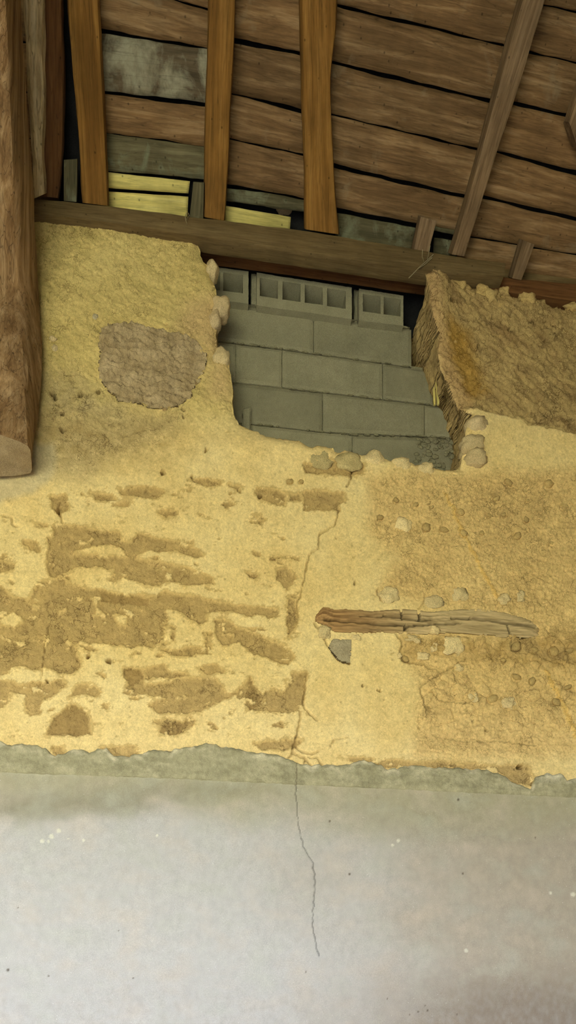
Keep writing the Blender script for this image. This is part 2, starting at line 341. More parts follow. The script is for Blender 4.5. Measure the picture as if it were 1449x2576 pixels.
FLAKE += [B(q) for q in [[(80,170),(180,165),(230,185),(280,178),(280,215),(255,235),(260,265),(180,262),(80,262)], [(0,185),(50,190),(60,215),(10,215)], [(0,700),(40,720),(50,800),(35,860),(0,900)],
    [(30,1085),(90,1090),(80,1160),(75,1230),(55,1275),(0,1285),(-20,1200)], [(80,40),(240,20),(330,50),(385,40),(380,75),(325,90),(230,85),(90,75)],
    [(1160,905),(1260,905),(1275,960),(1200,990),(1130,975),(1120,930)], [(1275,960),(1449,950),(1700,960),(1700,1040),(1449,1030),(1330,1020),(1240,1010)]]]
FLAKE += [[(250,1880),(330,1876),(350,1890),(345,1903),(290,1901)], [(132,1882),(160,1876),(162,1895),(140,1900)], [(640,1868),(760,1860),(740,1880),(660,1885)], [(850,1905),(1000,1915),(1120,1920),(1260,1925),(1330,1930),(1345,1975),(1290,1968),(1250,1935),(1100,1928),(960,1930)]]
ISLE = [A(q) for q in [[(-20,820),(60,770),(110,790),(128,825),(70,860),(0,855)], [(150,745),(180,728),(212,738),(205,760),(160,765)], [(455,700),(495,700),(500,750),(540,790),(530,805),(460,805),(475,760)],
    [(560,790),(600,778),(640,785),(652,830),(630,855),(590,830)], [(612,395),(680,395),(680,430),(620,430)], [(340,560),(480,548),(575,570),(580,610),(440,620),(350,600)], [(280,765),(330,745),(345,770),(300,785)],
    [(440,1170),(500,1150),(480,1120),(430,1125)], [(870,1200),(950,1200),(930,1220),(880,1220)], [(910,920),(1000,905),(1035,920),(1030,950),(960,955),(915,945)], [(1100,870),(1200,880),(1180,900),(1120,900)], [(835,850),(880,840),(870,940),(800,935)]]]
DARKER = [A(q) for q in [[(860,790),(1000,820),(1000,870),(910,910),(890,930),(880,850)], [(620,1060),(720,1060),(715,1110),(670,1150),(630,1100)], [(500,675),(560,680),(760,700),(740,740),(600,730),(510,720)],
    [(1240,1180),(1260,1110),(1300,1190),(1320,1230),(1260,1270)], [(270,1310),(360,1240),(430,1270),(450,1390),(230,1395)], [(820,1330),(970,1320),(900,1390),(815,1395)]]]
PALE = [[(78,1125),(140,1112),(140,1180),(118,1200),(80,1195)], [(-300,1200),(0,1200),(75,1200),(140,1185),(128,1205),(90,1238),(40,1252),(0,1266),(-300,1280)]]
RAWR = [(1030, 640), (1990, 640), (1990, 1150), (1449, 1090), (1400, 1075), (1330, 1062), (1310, 1048), (1240, 1042), (1225, 1034), (1190, 1030), (1160, 1020), (1120, 930), (1085, 850), (1072, 760)]
SANDR = [(930, 1190), (1200, 1190), (2000, 1150), (2000, 1900), (1040, 1905), (1060, 1720), (1010, 1630), (1020, 1600), (1260, 1600), (1330, 1560), (1100, 1520), (950, 1490), (1000, 1400), (930, 1330)]
HOLES = [(130,985,9),(140,995,6),(203,988,8),(247,983,8),(157,1078,7),(460,1028,6),(460,1050,5),(410,1188,6),(155,1040,5),(1088,880,14),(1080,868,9),(1290,785,5),(1243,788,6),(1285,822,5),(1215,980,4),(1380,850,6),(1400,845,5),(1345,800,6),(1300,760,5),
         (1138,760,6),(1082,764,5),(272,1662,7),(222,1650,7),(895,1465,4),(495,1420,5),(620,1495,4),(1240,1755,3),(600,1235,5),(655,1248,5),(117,1712,5),(485,1200,5),(1310,1925,8),(1210,865,8),(148,1282,6),(520,1135,4),(955,1350,3),(913,1728,3),(956,1736,3),(1055,1830,4),(1225,1837,4)]
CRACKS = [(B([(320,60),(322,90),(300,150)]), 2), (B([(260,262),(245,310),(240,340),(190,365),(155,395),(155,450),(110,490),(90,570),(75,640),(62,700),(45,740),(50,820),(30,850)]), 2),
          (B([(95,1085),(85,1160),(75,1240),(110,1290),(150,1320)]), 3), (B([(60,1280),(58,1330),(50,1370),(42,1400)]), 3), (D([(42,100),(38,130),(25,150),(20,185),(60,200),(85,215),(110,240),(108,285)]), 3.5), (D([(30,150),(80,185),(125,190),(150,175)]), 3),
          (D([(100,205),(150,215),(170,245)]), 2.5), (D([(20,190),(0,215)]), 2), (D([(85,215),(80,240),(120,270)]), 2.5),
          (A([(300,225),(290,255),(300,290),(318,330)]), 3), (A([(0,290),(55,300),(62,335),(85,345)]), 2.5), ([(122, 1570), (112, 1620), (102, 1720)], 1.6),
          (B([(135,830),(190,920),(205,950),(250,1020),(310,1040)]), 3), (B([(545,890),(575,930),(565,1000),(600,1030),(680,1040),(760,1080)]), 3), (B([(700,1310),(690,1250),(665,1160),(700,1130),(900,1010)]), 1.6),
          (B([(455,660),(450,690),(480,730)]), 1.8), (B([(690,690),(685,730),(660,760)]), 1.8), (D([(215,155),(235,120),(300,105)]), 2.2), (D([(725,100),(900,130),(1100,130),(1250,150)]), 1.6), (B([(735,1170),(760,1220),(880,1240),(960,1225)]), 1.8)]
PEBBLES = [B([(x, y)])[0] + (r / 2.0,) for x, y, r in [(465,300,17),(697,350,22),(785,365,24),(885,380,20),(975,380,13),(640,240,20),(545,215,15),(870,275,20),(1050,205,20),(1085,288,15),(1200,312,15),(1395,245,22),(1155,395,24),
           (1315,130,24),(1110,125,24),(1030,1215,28),(1230,1125,20),(1150,1105,26),(1350,1230,24),(1330,1160,18),(1410,1155,22),(590,1012,20),(1010,290,13),(725,250,12),(1240,970,24),(1340,975,26),(1420,970,24),(1150,950,28),(1205,215,10),(1300,235,10),(10,120,18),(65,122,13),(1325,430,14),(1085,1020,14)]]

def grid_axis(lo, hi, lo2, hi2, fine, coarse):
    return np.concatenate([np.arange(lo2, lo, coarse), np.arange(lo, hi, fine), np.arange(hi, hi2 + coarse, coarse)])
xl = min(P(-15, y)[0] for y in (500, 1900)); xr = max(P(1465, y)[0] for y in (500, 1900))
zt = max(P(x, 470)[2] for x in (0, 1449)) + 0.02; zb = min(P(x, 1940)[2] for x in (0, 1449)) - 0.03
STEP = 0.0047
gx = grid_axis(xl, xr, xl - 1.0, xr + 1.0, STEP, 0.03); gz = np.concatenate([np.arange(zb, P(700, 1500)[2], STEP * 1.0), np.arange(P(700, 1500)[2], zt + 0.35, STEP)])
XX, ZZ = np.meshgrid(gx, gz)
UU, VV = proj(XX, 0 * XX, ZZ)
WU = UU + 5 * noise(XX * 22, ZZ * 22, 3) + 3.2 * noise(XX * 60, ZZ * 60, 4); WV = VV + 5 * noise(XX * 22, ZZ * 22, 5) + 3.2 * noise(XX * 60, ZZ * 60, 6)
def mask(polys, pad=14, shape=None):
    m = np.zeros(UU.shape, bool)
    for p in polys:
        idx = near(UU, VV, p, pad); m[idx] |= inpoly(WU[idx], WV[idx], p)
    return m
def soft(poly, width):
    m = np.zeros(UU.shape); idx = near(UU, VV, poly, width + 10)
    ins = inpoly(WU[idx], WV[idx], poly); d = segdist(WU[idx], WV[idx], list(poly) + [poly[0]])
    m[idx] = sstep(-width, width, np.where(ins, d, -d)); return m
def field(polys):
    f = np.full(UU.shape, -99.0)
    for p in polys:
        idx = near(UU, VV, p, 22)
        if not len(idx[0]): continue
        d = segdist(UU[idx], VV[idx], list(p) + [p[0]]); f[idx] = np.maximum(f[idx], np.where(inpoly(UU[idx], VV[idx], p), d, -d))
    return f
RAG = 9 * fbm(XX * 16, ZZ * 22, 7, 5, 0.62) + 5 * fbm(XX * 60, ZZ * 75, 8, 3, 0.6)
leftw = sstep(800, 740, UU) * sstep(1180, 1240, VV) * sstep(1880, 1850, VV)
spots = fbm(XX * 9, ZZ * 17, 33, 5, 0.6)
ffield = np.maximum(field(FLAKE), (spots - 0.36) * 60 - 40 * (1 - leftw))
ffield = np.minimum(ffield, -field(ISLE) + 2)
ffield = np.where(fbm(XX * 11, ZZ * 19, 35, 5, 0.6) > 0.33, -9, ffield)
flake = ffield + RAG > 0; halo = (ffield + RAG * 1.2 + 6 * fbm(XX * 12, ZZ * 16, 9, 4) > -6) & ~flake
darker = (field(DARKER) + RAG > 0) & flake; pale = mask(PALE)
rawr = soft(RAWR, 7); sandr = soft(SANDR, 26)
HUE = fbm(XX * 3.0, ZZ * 3.0, 21, 4); FINE = fbm(XX * 18, ZZ * 18, 23, 4); MICRO = fbm(XX * 60, ZZ * 60, 29, 3)
upleft = sstep(1120, 980, VV) * sstep(700, 560, UU)
stain = soft([(100, 925), (190, 930), (250, 985), (330, 1030), (450, 1050), (430, 1090), (300, 1140), (220, 1200), (140, 1200), (130, 1130), (100, 1100)], 45)
rough = 0.25 + 0.7 * rawr + 0.45 * sandr + 0.35 * upleft * sstep(700, 560, VV) + 0.25 * stain
# flaking steps: plaster coats breaking off one over another
tf = fbm(XX * 4.2 + 0.15 * FINE, ZZ * 5.5, 41, 6, 0.6); st = np.floor(tf * 7) / 7; tf2 = fbm(XX * 8 + 3, ZZ * 11, 43, 6, 0.62); st2 = np.floor(tf2 * 5) / 5
def facets(x, y, seed):
    """hacked facets: every cell is a small tilted plane"""
    xi = np.floor(x); yi = np.floor(y); best = np.full(np.shape(x), 9.0); out = np.zeros(np.shape(x))
    for i in (-1, 0, 1):
        for j in (-1, 0, 1):
            cx = xi + i; cy = yi + j; dx = x - cx - _hash(cx, cy, seed); dy = y - cy - _hash(cx, cy, seed + 5); d = dx * dx + dy * dy
            a = _hash(cx, cy, seed + 9) * 6.283; h = dx * np.cos(a) + dy * np.sin(a) + _hash(cx, cy, seed + 13) - 0.5
            m = d < best; out = np.where(m, h, out); best = np.where(m, d, best)
    return out
H = 0.010 * fbm(XX * 1.3, ZZ * 1.3, 11, 2) + 0.0030 * fbm(XX * 6, ZZ * 6, 13, 2) + 0.0009 * FINE + 0.0007 * MICRO
vs_ = sstep(1100, 1250, VV) * sstep(900, 700, UU)
H = H + 0.0011 * fbm(XX * 70, ZZ * 16, 15, 3) * (0.4 + 0.6 * vs_)
H = H + 0.034 * (st - tf) * (0.32 + 0.55 * sandr + 0.3 * rawr + 0.35 * upleft) + 0.026 * (st2 - tf2) * (0.14 + 0.75 * sandr + 0.5 * rawr + 0.25 * upleft + 0.35 * stain)
ang = math.radians(-33); ru = XX * math.cos(ang) + ZZ * math.sin(ang); rv = -XX * math.sin(ang) + ZZ * math.cos(ang)
wx = 0.35 * FINE; wz = 0.35 * fbm(XX * 15, ZZ * 15, 27, 3)
f1 = facets(ru * 17 + wx, rv * 42 + wz, 51); f2 = facets(XX * 38 + wz, ZZ * 46 + wx, 55); f3 = facets(XX * 16 + wx, ZZ * 22 + wz, 57)
H = H + (rawr + upleft * 0.34 + sandr * 0.10) * 0.0075 * f1 + (rawr * 0.8 + sandr * 0.5 + 0.25 * upleft + 0.3 * stain) * 0.0038 * f2 + (sandr * 0.45 + stain * 0.4) * 0.006 * f3
pd_, pe_, pv_ = cells(XX * 24, ZZ * 24, 63)
pits = (pv_ > 0.86) * sstep(0.15, 0.07, (pd_ + 0.05 * MICRO) * (1 + 5 * (pv_ - 0.86) * 2)); H = H - 0.007 * pits
H = H - 0.012 * rawr
lump_d, lump_e, lump_v = cells(XX * 16, ZZ * 20, 61)
lumps = sandr * sstep(1480, 1560, VV) * sstep(1900, 1800, VV) * sstep(990, 1080, UU)
H = H + lumps * 0.009 * (lump_v > 0.62) * sstep(0.0, 0.22, lump_e)
H = H - flake * (0.0075 + 0.0035 * np.abs(fbm(XX * 26, ZZ * 26, 71, 3)) * 2) - 0.003 * darker
# bulges seen in the photograph round the opening
def gauss(cx, cy, rx, ry): return np.exp(-((UU - cx) / rx) ** 2 - ((VV - cy) / ry) ** 2)
H = H + 0.055 * gauss(1095, 740, 55, 130) + 0.03 * gauss(1190, 1080, 60, 50) + 0.02 * gauss(530, 720, 50, 90) + 0.02 * gauss(700, 1130, 170, 35)
holem = np.zeros(UU.shape)
for (hx, hy, hr) in HOLES:
    i = near(UU, VV, [(hx, hy)], hr * 3); d = np.hypot(WU[i] - hx, (WV[i] - hy)) / hr
    H[i] -= 0.06 * sstep(1.05, 0.6, d); holem[i] = np.maximum(holem[i], sstep(1.1, 0.7, d))
crackm = np.zeros(UU.shape)
for pts, wd in CRACKS:
    i = near(UU, VV, pts, 20); d = segdist(UU[i] + 3 * noise(XX[i] * 40, ZZ[i] * 40, 81), VV[i] + 3 * noise(XX[i] * 40, ZZ[i] * 40, 82), pts)
    k = sstep(wd * 1.05, wd * 0.3, d); H[i] -= 0.014 * k; crackm[i] = np.maximum(crackm[i], k)
# the mortar patch, the embedded timber and the grey stone sit in sockets
PATCH = [(245,855),(255,825),(275,810),(300,812),(330,803),(360,812),(400,822),(440,836),(470,842),(490,850),(505,870),(522,900),(518,930),(500,960),(486,985),(478,1008),(452,1022),(420,1030),(380,1028),(350,1016),(300,1008),(280,990),(255,960),(245,930),(250,890)]
LINTEL_T = B([(132,805),(145,785),(175,752),(230,765),(300,766),(420,775),(560,765),(650,768),(700,780),(830,768),(960,765),(1090,780),(1200,810),(1290,840),(1400,860),(1500,875)])
LINTEL_B = B([(132,826),(150,838),(190,855),(230,885),(300,888),(380,890),(470,885),(560,890),(700,895),(760,890),(870,895),(1000,900),(1120,910),(1260,912),(1400,935),(1500,950)])
LINTEL = LINTEL_T + LINTEL_B[::-1]
def blur(a, n):
    for ax_ in (0, 1):
        c = np.cumsum(np.pad(a, [(n + 1, n) if k == ax_ else (0, 0) for k in (0, 1)], mode='edge'), axis=ax_)
        a = (np.take(c, np.arange(2 * n + 1, c.shape[ax_]), ax_) - np.take(c, np.arange(0, c.shape[ax_] - 2 * n - 1), ax_)) / (2 * n + 1)
    return a
HS = blur(blur(H, 9), 9)
sock = np.zeros(UU.shape)
for poly in (PATCH, LINTEL, B([(225,920),(320,925),(310,1040),(260,1030),(200,960)])):
    i = near(UU, VV, poly, 14); sock[i] = np.maximum(sock[i], inpoly(UU[i], VV[i], poly) & (segdist(UU[i], VV[i], list(poly) + [poly[0]]) > 8))
sock *= np.where((VV > 1500) & (VV < 1640), sstep(1375, 1330, UU), 1.0)
H = H - 0.055 * sock
for (hx, hy, hr) in PEBBLES:
    i = near(UU, VV, [(hx, hy)], hr * 2); d = np.hypot(UU[i] - hx, VV[i] - hy) / hr
    H[i] = H[i] - 0.007 * sstep(1.18, 0.95, d)
BAND_T = [(-700,1880),(-200,1872),(0,1866),(30,1874),(55,1870),(80,1874),(115,1881),(130,1898),(140,1902),(165,1894),(185,1885),(210,1886),(225,1896),(245,1886),(268,1886),(286,1902),(320,1902),(350,1898),(380,1886),(425,1889),(465,1882),(525,1869),(550,1877),(600,1886),(645,1895),(700,1897),(725,1912),(755,1920),(778,1926),(790,1924),(835,1926),(860,1927),(915,1911),(945,1920),(975,1935),(1005,1930),(1045,1926),(1105,1932),(1145,1932),(1190,1935),(1225,1938),(1265,1950),(1300,1974),(1335,1984),(1346,1954),(1375,1948),(1415,1948),(1425,1964),(1449,1960),(1700,1975),(2200,1990)]
BAND_B = [(-700,1925),(0,1943),(100,1947),(220,1951),(500,1962),(725,1972),(985,1985),(1190,1995),(1449,2006),(2200,2040)]
bt = np.interp(UU, *zip(*BAND_T))
H = H - 0.05 * sstep(0, 26, VV - bt - 3)

Yel = lin(241, 219, 164); Yel2 = lin(232, 203, 140); Brn = lin(190, 163, 112); Brn2 = lin(166, 138, 90); Olive = lin(186, 160, 110); OliveG = lin(212, 191, 124)
Sand = lin(234, 201, 140); Jamb = lin(190, 165, 116); Grey = lin(186, 168, 132); PaleC = lin(200, 188, 158)
def lerp(c, d, f): return c * (1 - f[..., None]) + d * f[..., None]
COL = np.zeros(UU.shape + (3,)) + Yel
COL = lerp(COL, Yel2, np.clip(0.5 + 1.2 * HUE, 0, 1) * 0.8)
COL = lerp(COL, Sand, sandr * 0.75)
COL = lerp(COL, Sand * 0.86, sandr * np.clip(1.4 * fbm(XX * 9, ZZ * 14, 91, 4) + 0.2, 0, 1) * 0.8)
COL = lerp(COL, OliveG, upleft * 0.7)  # dimmer olive light of the upper left put into the wall colour
COL = lerp(COL, OliveG * 0.82, upleft * np.clip(1.6 * fbm(ru * 5, rv * 14, 92, 4), 0, 1))
COL = lerp(COL, Olive, rawr * 0.9)
COL = lerp(COL, lin(154, 126, 86), rawr * np.clip(1.8 * fbm(ru * 7, rv * 12, 93, 4) + 0.1, 0, 1) * 0.8)
COL = lerp(COL, lin(176, 138, 62), soft([(1125, 800), (1180, 830), (1200, 900), (1230, 980), (1180, 1000), (1150, 940), (1120, 860)], 22) * 0.8)
COL = lerp(COL, lin(205, 172, 125), soft([(1060, 680), (1100, 690), (1110, 800), (1140, 900), (1190, 1010), (1160, 1050), (1110, 930), (1070, 850)], 14) * 0.7)
COL = lerp(COL, Grey, stain * (0.55 + 0.4 * np.clip(FINE, -1, 1)))
COL = lerp(COL, lin(186, 160, 105), sstep(1230, 1130, VV) * sstep(1000, 1090, VV) * sstep(620, 300, UU) * np.clip(0.6 + 1.2 * FINE, 0, 1) * 0.7)
COL = lerp(COL, lin(206, 176, 132), soft([(470, 760), (560, 740), (590, 1000), (520, 1000), (530, 900), (440, 820)], 35) * 0.7)
COL = lerp(COL, lin(190, 158, 100), soft([(1010, 1600), (1290, 1602), (1449, 1590), (1700, 1590), (1700, 1690), (1449, 1690), (1250, 1670), (1100, 1650), (1015, 1665)], 12) * np.clip(0.55 + 1.0 * FINE, 0, 1))
for pts, wd in (([(1120, 1240), (1165, 1340), (1215, 1440), (1250, 1500)], 7), ([(1372, 1690), (1410, 1760), (1449, 1850)], 9)):
    i = near(UU, VV, pts, 30); COL[i] = lerp(COL[i], lin(244, 204, 122), sstep(wd, wd * 0.3, segdist(WU[i], WV[i], pts)) * 0.7); H[i] += 0.003 * sstep(wd, wd * 0.3, segdist(WU[i], WV[i], pts))
fl = flake.astype(float)
COL = lerp(COL, lerp(np.zeros(UU.shape + (3,)) + Brn, Brn * 1.18, np.clip(0.4 + 1.5 * fbm(XX * 14, ZZ * 18, 95, 4), 0, 1)), fl)
COL = lerp(COL, Brn2, darker * 0.8)
COL = lerp(COL, lin(206, 176, 118), halo * 0.75)
COL = lerp(COL, PaleC, blur(pale.astype(float), 3) * 0.7)
COL = lerp(COL, lin(110, 85, 48), holem * 0.8 + pits * 0.45 * (1 - holem))
COL = lerp(COL, lin(120, 92, 52), crackm * 0.5)
tops = np.clip((st - 0.12) * 3, 0, 1) * sandr * 0.35
COL = lerp(COL, lin(236, 212, 150), tops)
# cut the wall out along the broken edge
EW = [tuple(P(u, v)[[0, 2]]) for u, v in EDGE]
zmin_e = min(q[1] for q in EW) - 0.05
poly = [(gx[0] - 1, zb - 1)] + [(gx[0] - 1, EW[0][1])] + EW + [(gx[-1] + 1, EW[-1][1]), (gx[-1] + 1, zb - 1)]
ins = np.ones(UU.shape, bool); i = np.nonzero(ZZ > zmin_e); ins[i] = inpoly(XX[i], ZZ[i], poly)
keep = ins[:-1, :-1] & ins[1:, :-1] & ins[:-1, 1:] & ins[1:, 1:]
nxn = len(gx); vid = np.arange(UU.size).reshape(UU.shape)
q = np.stack([vid[:-1, :-1], vid[:-1, 1:], vid[1:, 1:], vid[1:, :-1]], -1)[keep]
kn = np.zeros(UU.shape, int)
for a, b_ in ((slice(0, -1), slice(0, -1)), (slice(1, None), slice(0, -1)), (slice(0, -1), slice(1, None)), (slice(1, None), slice(1, None))): kn[a, b_] += keep
rim = (kn > 0) & (kn < 4); rim[0] = False; rim[:, 0] = False; rim[:, -1] = False
EWa = np.array(EW)
ri = np.nonzero(rim); px_ = XX[ri]; pz_ = ZZ[ri]
bk = np.zeros(px_.shape)
bd_ = np.full(px_.shape, 1e9); bx = px_.copy(); bz = pz_.copy()
for ks, ((x1, y1), (x2, y2)) in enumerate(zip(EW[:-1], EW[1:])):
    dx, dy = x2 - x1, y2 - y1; L = dx * dx + dy * dy + 1e-12
    t = np.clip(((px_ - x1) * dx + (pz_ - y1) * dy) / L, 0, 1); ex = x1 + t * dx; ey = y1 + t * dy
    d = np.hypot(px_ - ex, pz_ - ey); m_ = d < bd_; bd_ = np.where(m_, d, bd_); bx = np.where(m_, ex, bx); bz = np.where(m_, ey, bz); bk = np.where(m_, ks + t, bk)
ok = bd_ < 2.2 * STEP
XX[ri] = np.where(ok, bx, px_); ZZ[ri] = np.where(ok, bz, pz_)
# round the lip of the broken edge
lipd = np.full(UU.shape, 1e9); i = np.nonzero((ZZ > zmin_e - 0.03) & (kn > 0))
lipd[i] = segdist(XX[i], ZZ[i], EW[::2] + [EW[-1]])
H = H - 0.016 * np.exp(-(lipd / 0.016)) 
V = np.stack([XX, -H, ZZ], -1).reshape(-1, 3); CL = COL.reshape(-1, 3)
# thickness of the wall: rows running back from the rim
ed = np.sort(np.concatenate([q[:, [0, 1]], q[:, [1, 2]], q[:, [2, 3]], q[:, [3, 0]]]), axis=1)
key = ed[:, 0].astype(np.int64) * UU.size + ed[:, 1]; un, ct = np.unique(key, return_counts=True)
be = np.stack([un[ct == 1] // UU.size, un[ct == 1] % UU.size], 1)
rimf = rim.ravel(); be = be[rimf[be[:, 0]] & rimf[be[:, 1]]]
bv = np.unique(be); loc = -np.ones(UU.size, int); loc[bv] = np.arange(len(bv))
rows = []; rcol = []
base = V[bv]; back = 0.36
kk = np.zeros(UU.shape); kk[ri] = bk; kk = kk.ravel()[bv]
ESM = EWa.copy(); w_ = np.ones(13) / 13
for d_ in (0, 1): ESM[6:-6, d_] = np.convolve(EWa[:, d_], w_, 'valid')
ESM[6:-6] = ESM[6:-6]; arc = np.concatenate([[0], np.cumsum(np.hypot(*np.diff(ESM, axis=0).T))])
ki = np.clip(kk, 0, len(EWa) - 1.001); sx_ = np.interp(ki, np.arange(len(EWa)), ESM[:, 0]); sz_ = np.interp(ki, np.arange(len(EWa)), ESM[:, 1]); sa = np.interp(ki, np.arange(len(EWa)), arc)
kb = np.ones(9) / 9
for j, t in enumerate([0.006, 0.014] + list(np.linspace(0.024, back, 32))):
    R = base.copy(); R[:, 1] = base[:, 1] * max(0, 1 - t * 18) + t
    f = min(1, t / 0.05); R[:, 0] = base[:, 0] * (1 - f) + sx_ * f; R[:, 2] = base[:, 2] * (1 - f) + sz_ * f
    tw = t * 26
    uu_, vv_ = proj(base[:, 0], base[:, 1], base[:, 2]); R[:, 0] += 0.045 * sstep(1090, 1105, uu_) * np.exp(-((vv_ - 965) / 55) ** 2) * float(sstep(0.03, 0.09, np.array(t)))
    n1 = fbm(sa * 16, np.full(len(sa), tw) + 0.4 * noise(sa * 9, sa * 0 + tw, 3), 101, 3, 0.5); n2 = fbm(sa * 16 + 50, np.full(len(sa), tw), 107, 4, 0.6)
    a = 0.015 * min(1, t / 0.03); R[:, 0] += n1 * a; R[:, 2] += n2 * a; R[:, 1] += 0.012 * min(1, t / 0.02) * fbm(sa * 30, np.full(len(sa), tw * 2), 109, 3) * (t < 0.3)
    rows.append(R); cc = np.zeros((len(bv), 3)) + Jamb; cc *= (0.95 + 0.3 * n2)[:, None]; rcol.append(CL[bv] * 0.4 + cc * 0.6 if j < 2 else cc)
Vall = np.concatenate([V] + rows); Call = np.concatenate([CL] + rcol)
rg = np.clip(0.22 + 0.78 * np.maximum(np.maximum(rawr, sandr * 0.75), np.maximum(np.maximum(fl * 0.8, stain), upleft * 0.65)) + 0.35 * HUE, 0.15, 1).ravel()
Call = np.concatenate([Call, np.concatenate([rg, np.full(len(Call) - len(rg), 0.8)])[:, None]], 1)
NB = UU.size; qs = [q]; prev = be; 
for j in range(len(rows)):
    cur = loc[be] + NB + j * len(bv)
    qs.append(np.stack([prev[:, 0], prev[:, 1], cur[:, 1], cur[:, 0]], -1)); prev = cur
qall = np.concatenate(qs)
used = np.unique(qall); re = -np.ones(len(Vall), int); re[used] = np.arange(len(used))
wall = link('wall_back', mesh_np('wall_back', Vall[used], re[qall], Call[used]), M['earth'])
tag(wall, kind='structure', label='yellow earth plastered barn wall, flaking, with a broken opening at the top')
HF = (gx, gz, H)
def wall_y(px, py):                                                    # y of the earth surface under a pixel
    p = P(px, py); ix = int(np.clip(np.searchsorted(gx, p[0]), 0, len(gx) - 1)); iz = int(np.clip(np.searchsorted(gz, p[2]), 0, len(gz) - 1))
    return -H[iz, ix]

# ---- cement band and lower render ---------------------------------------------
def strip(name, top, bot, nz, yfun, colfun, mat, back=0.05, xstep=0.0045):
    xs = grid_axis(xl, xr, xl - 1.0, xr + 1.0, xstep, 0.03)
    u_ = proj(xs, 0 * xs, 0 * xs + 2.5)[0]
    def zline(l):
        pts = np.array([P(a, b_)[[0, 2]] for a, b_ in l]); return np.interp(xs, pts[:, 0], pts[:, 1])
    zt_, zb_ = zline(top) if top is not None else None, (zline(bot) if bot is not None else np.zeros_like(xs))
    T = np.linspace(0, 1, nz)[:, None]
    X = np.broadcast_to(xs, (nz, len(xs))).copy(); Z = zt_ * (1 - T) + zb_ * T
    u, v = proj(X, 0 * X, Z); dt = (zt_ - Z); db = (Z - zb_)
    Hh = yfun(X, Z, u, v, dt, db); Cc = colfun(X, Z, u, v, dt, db)
    Vv = np.stack([X, -Hh, Z], -1)
    b0 = Vv[0].copy(); b0[:, 1] += back; b1 = Vv[-1].copy(); b1[:, 1] += back
    Vv = np.concatenate([b0[None], Vv, b1[None]]); Cc = np.concatenate([Cc[:1], Cc, Cc[-1:]])
    n = len(xs); ii = np.arange(Vv.shape[0] * n).reshape(-1, n)
    qd = np.stack([ii[1:, :-1], ii[1:, 1:], ii[:-1, 1:], ii[:-1, :-1]], -1).reshape(-1, 4)
    return mesh_np(name, Vv.reshape(-1, 3), qd, Cc.reshape(-1, 3))
def jl(l, amp, seed, step=6):
    out = []
    for (x1, y1), (x2, y2) in zip(l[:-1], l[1:]):
        n = max(1, int(abs(x2 - x1) / step))
        for k in range(n):
            x = x1 + (x2 - x1) * k / n; out.append((x, y1 + (y2 - y1) * k / n + amp * float(noise(x / 13.0, 0.5, seed)) + amp * 0.6 * float(noise(x / 5.0, 3.5, seed))))
    return out + [l[-1]]
BT = jl(BAND_T, 3.2, 201); BB = jl(BAND_B, 1.5, 203)
def band_y(X, Z, u, v, dt, db):
    h = 0.014 + 0.006 * fbm(X * 9, Z * 14, 211, 4) + 0.003 * fbm(X * 45, Z * 60, 213, 3)
    return h - 0.012 * np.exp(-dt / 0.008) - 0.007 * sstep(0.02, 0.0, db)
def band_c(X, Z, u, v, dt, db):
    c = np.zeros(X.shape + (3,)) + lin(186, 178, 146)
    c = lerp(c, lin(162, 155, 124), np.clip(0.5 + 1.4 * fbm(X * 8, Z * 16, 221, 4), 0, 1))
    c = lerp(c, lin(230, 220, 188), np.clip(sstep(0.05, 0.0, dt) * (0.15 + 2.2 * fbm(X * 14, Z * 20, 223, 3)), 0, 1))
    c = lerp(c, lin(222, 214, 190), np.clip(sstep(1340, 1360, u) * sstep(1980, 1955, v) * 1.2 * (0.5 + fbm(X * 20, Z * 20, 225, 3)), 0, 1))
    k = sstep(2.2, 0.6, segdist(u + 2 * noise(X * 50, Z * 50, 227), v, [(745, 1915), (744, 1985)])); return lerp(c, lin(90, 80, 60), k * 0.6)
band = link('cement_band', strip('cement_band', BT, BB, 34, band_y, band_c, M['band']), M['band'], wall)
tag(band, label='rough grey cement band with a ragged top edge')
HAIR = D([(40,330),(40,400),(45,470),(55,570),(80,660),(100,700),(125,740),(135,830),(132,900),(122,1050),(140,1140),(155,1210)])
DOTS = [(880, 2198, 5), (835 + 318, 2012, 5), (1165, 2197, 4), (975, 2512, 3), (1052, 2545, 4), (1076, 2542, 4), (1070, 2530, 3), (1031, 2552, 3), (830, 2065, 4), (1150, 2552, 3), (770, 2445, 3), (335, 2460, 3), (122, 2455, 4), (45, 2284, 3), (298, 2341, 2), (20, 2440, 6), (1347, 2107, 3), (1050, 1830, 2)]
WHITES = [(148, 2090, 9), (130, 2104, 10), (106, 2116, 8), (122, 2117, 6), (211, 2114, 6), (173, 2110, 3), (186, 2113, 3), (396, 2102, 5), (1002, 2115, 7), (988, 2126, 5), (1173, 2391, 8), (1441, 2250, 9), (1385, 2246, 6)]
def ren_y(X, Z, u, v, dt, db):
    h = 0.005 * fbm(X * 1.1, Z * 1.1, 301, 2) + 0.0016 * fbm(X * 9, Z * 5, 303, 3) + 0.0006 * fbm(X * 60, Z * 40, 305, 3)
    i = near(u, v, HAIR, 15); k = sstep(1.9, 0.5, segdist(u[i] + 2.5 * noise(X[i] * 40, Z[i] * 40, 311), v[i], HAIR)); h[i] -= 0.004 * k
    for a, b_, r in [(q0, q1, q2 * 0.62) for q0, q1, q2 in DOTS]:
        i = near(u, v, [(a, b_)], 2 * r); h[i] -= 0.004 * sstep(1.2, 0.5, np.hypot(u[i] - a, v[i] - b_) / r)
    for a, b_, r in [(q0, q1, q2 * 0.7) for q0, q1, q2 in WHITES]:
        i = near(u, v, [(a, b_)], 2 * r); h[i] += 0.002 * sstep(1.1, 0.6, np.hypot(u[i] - a, v[i] - b_) / r)
    return h
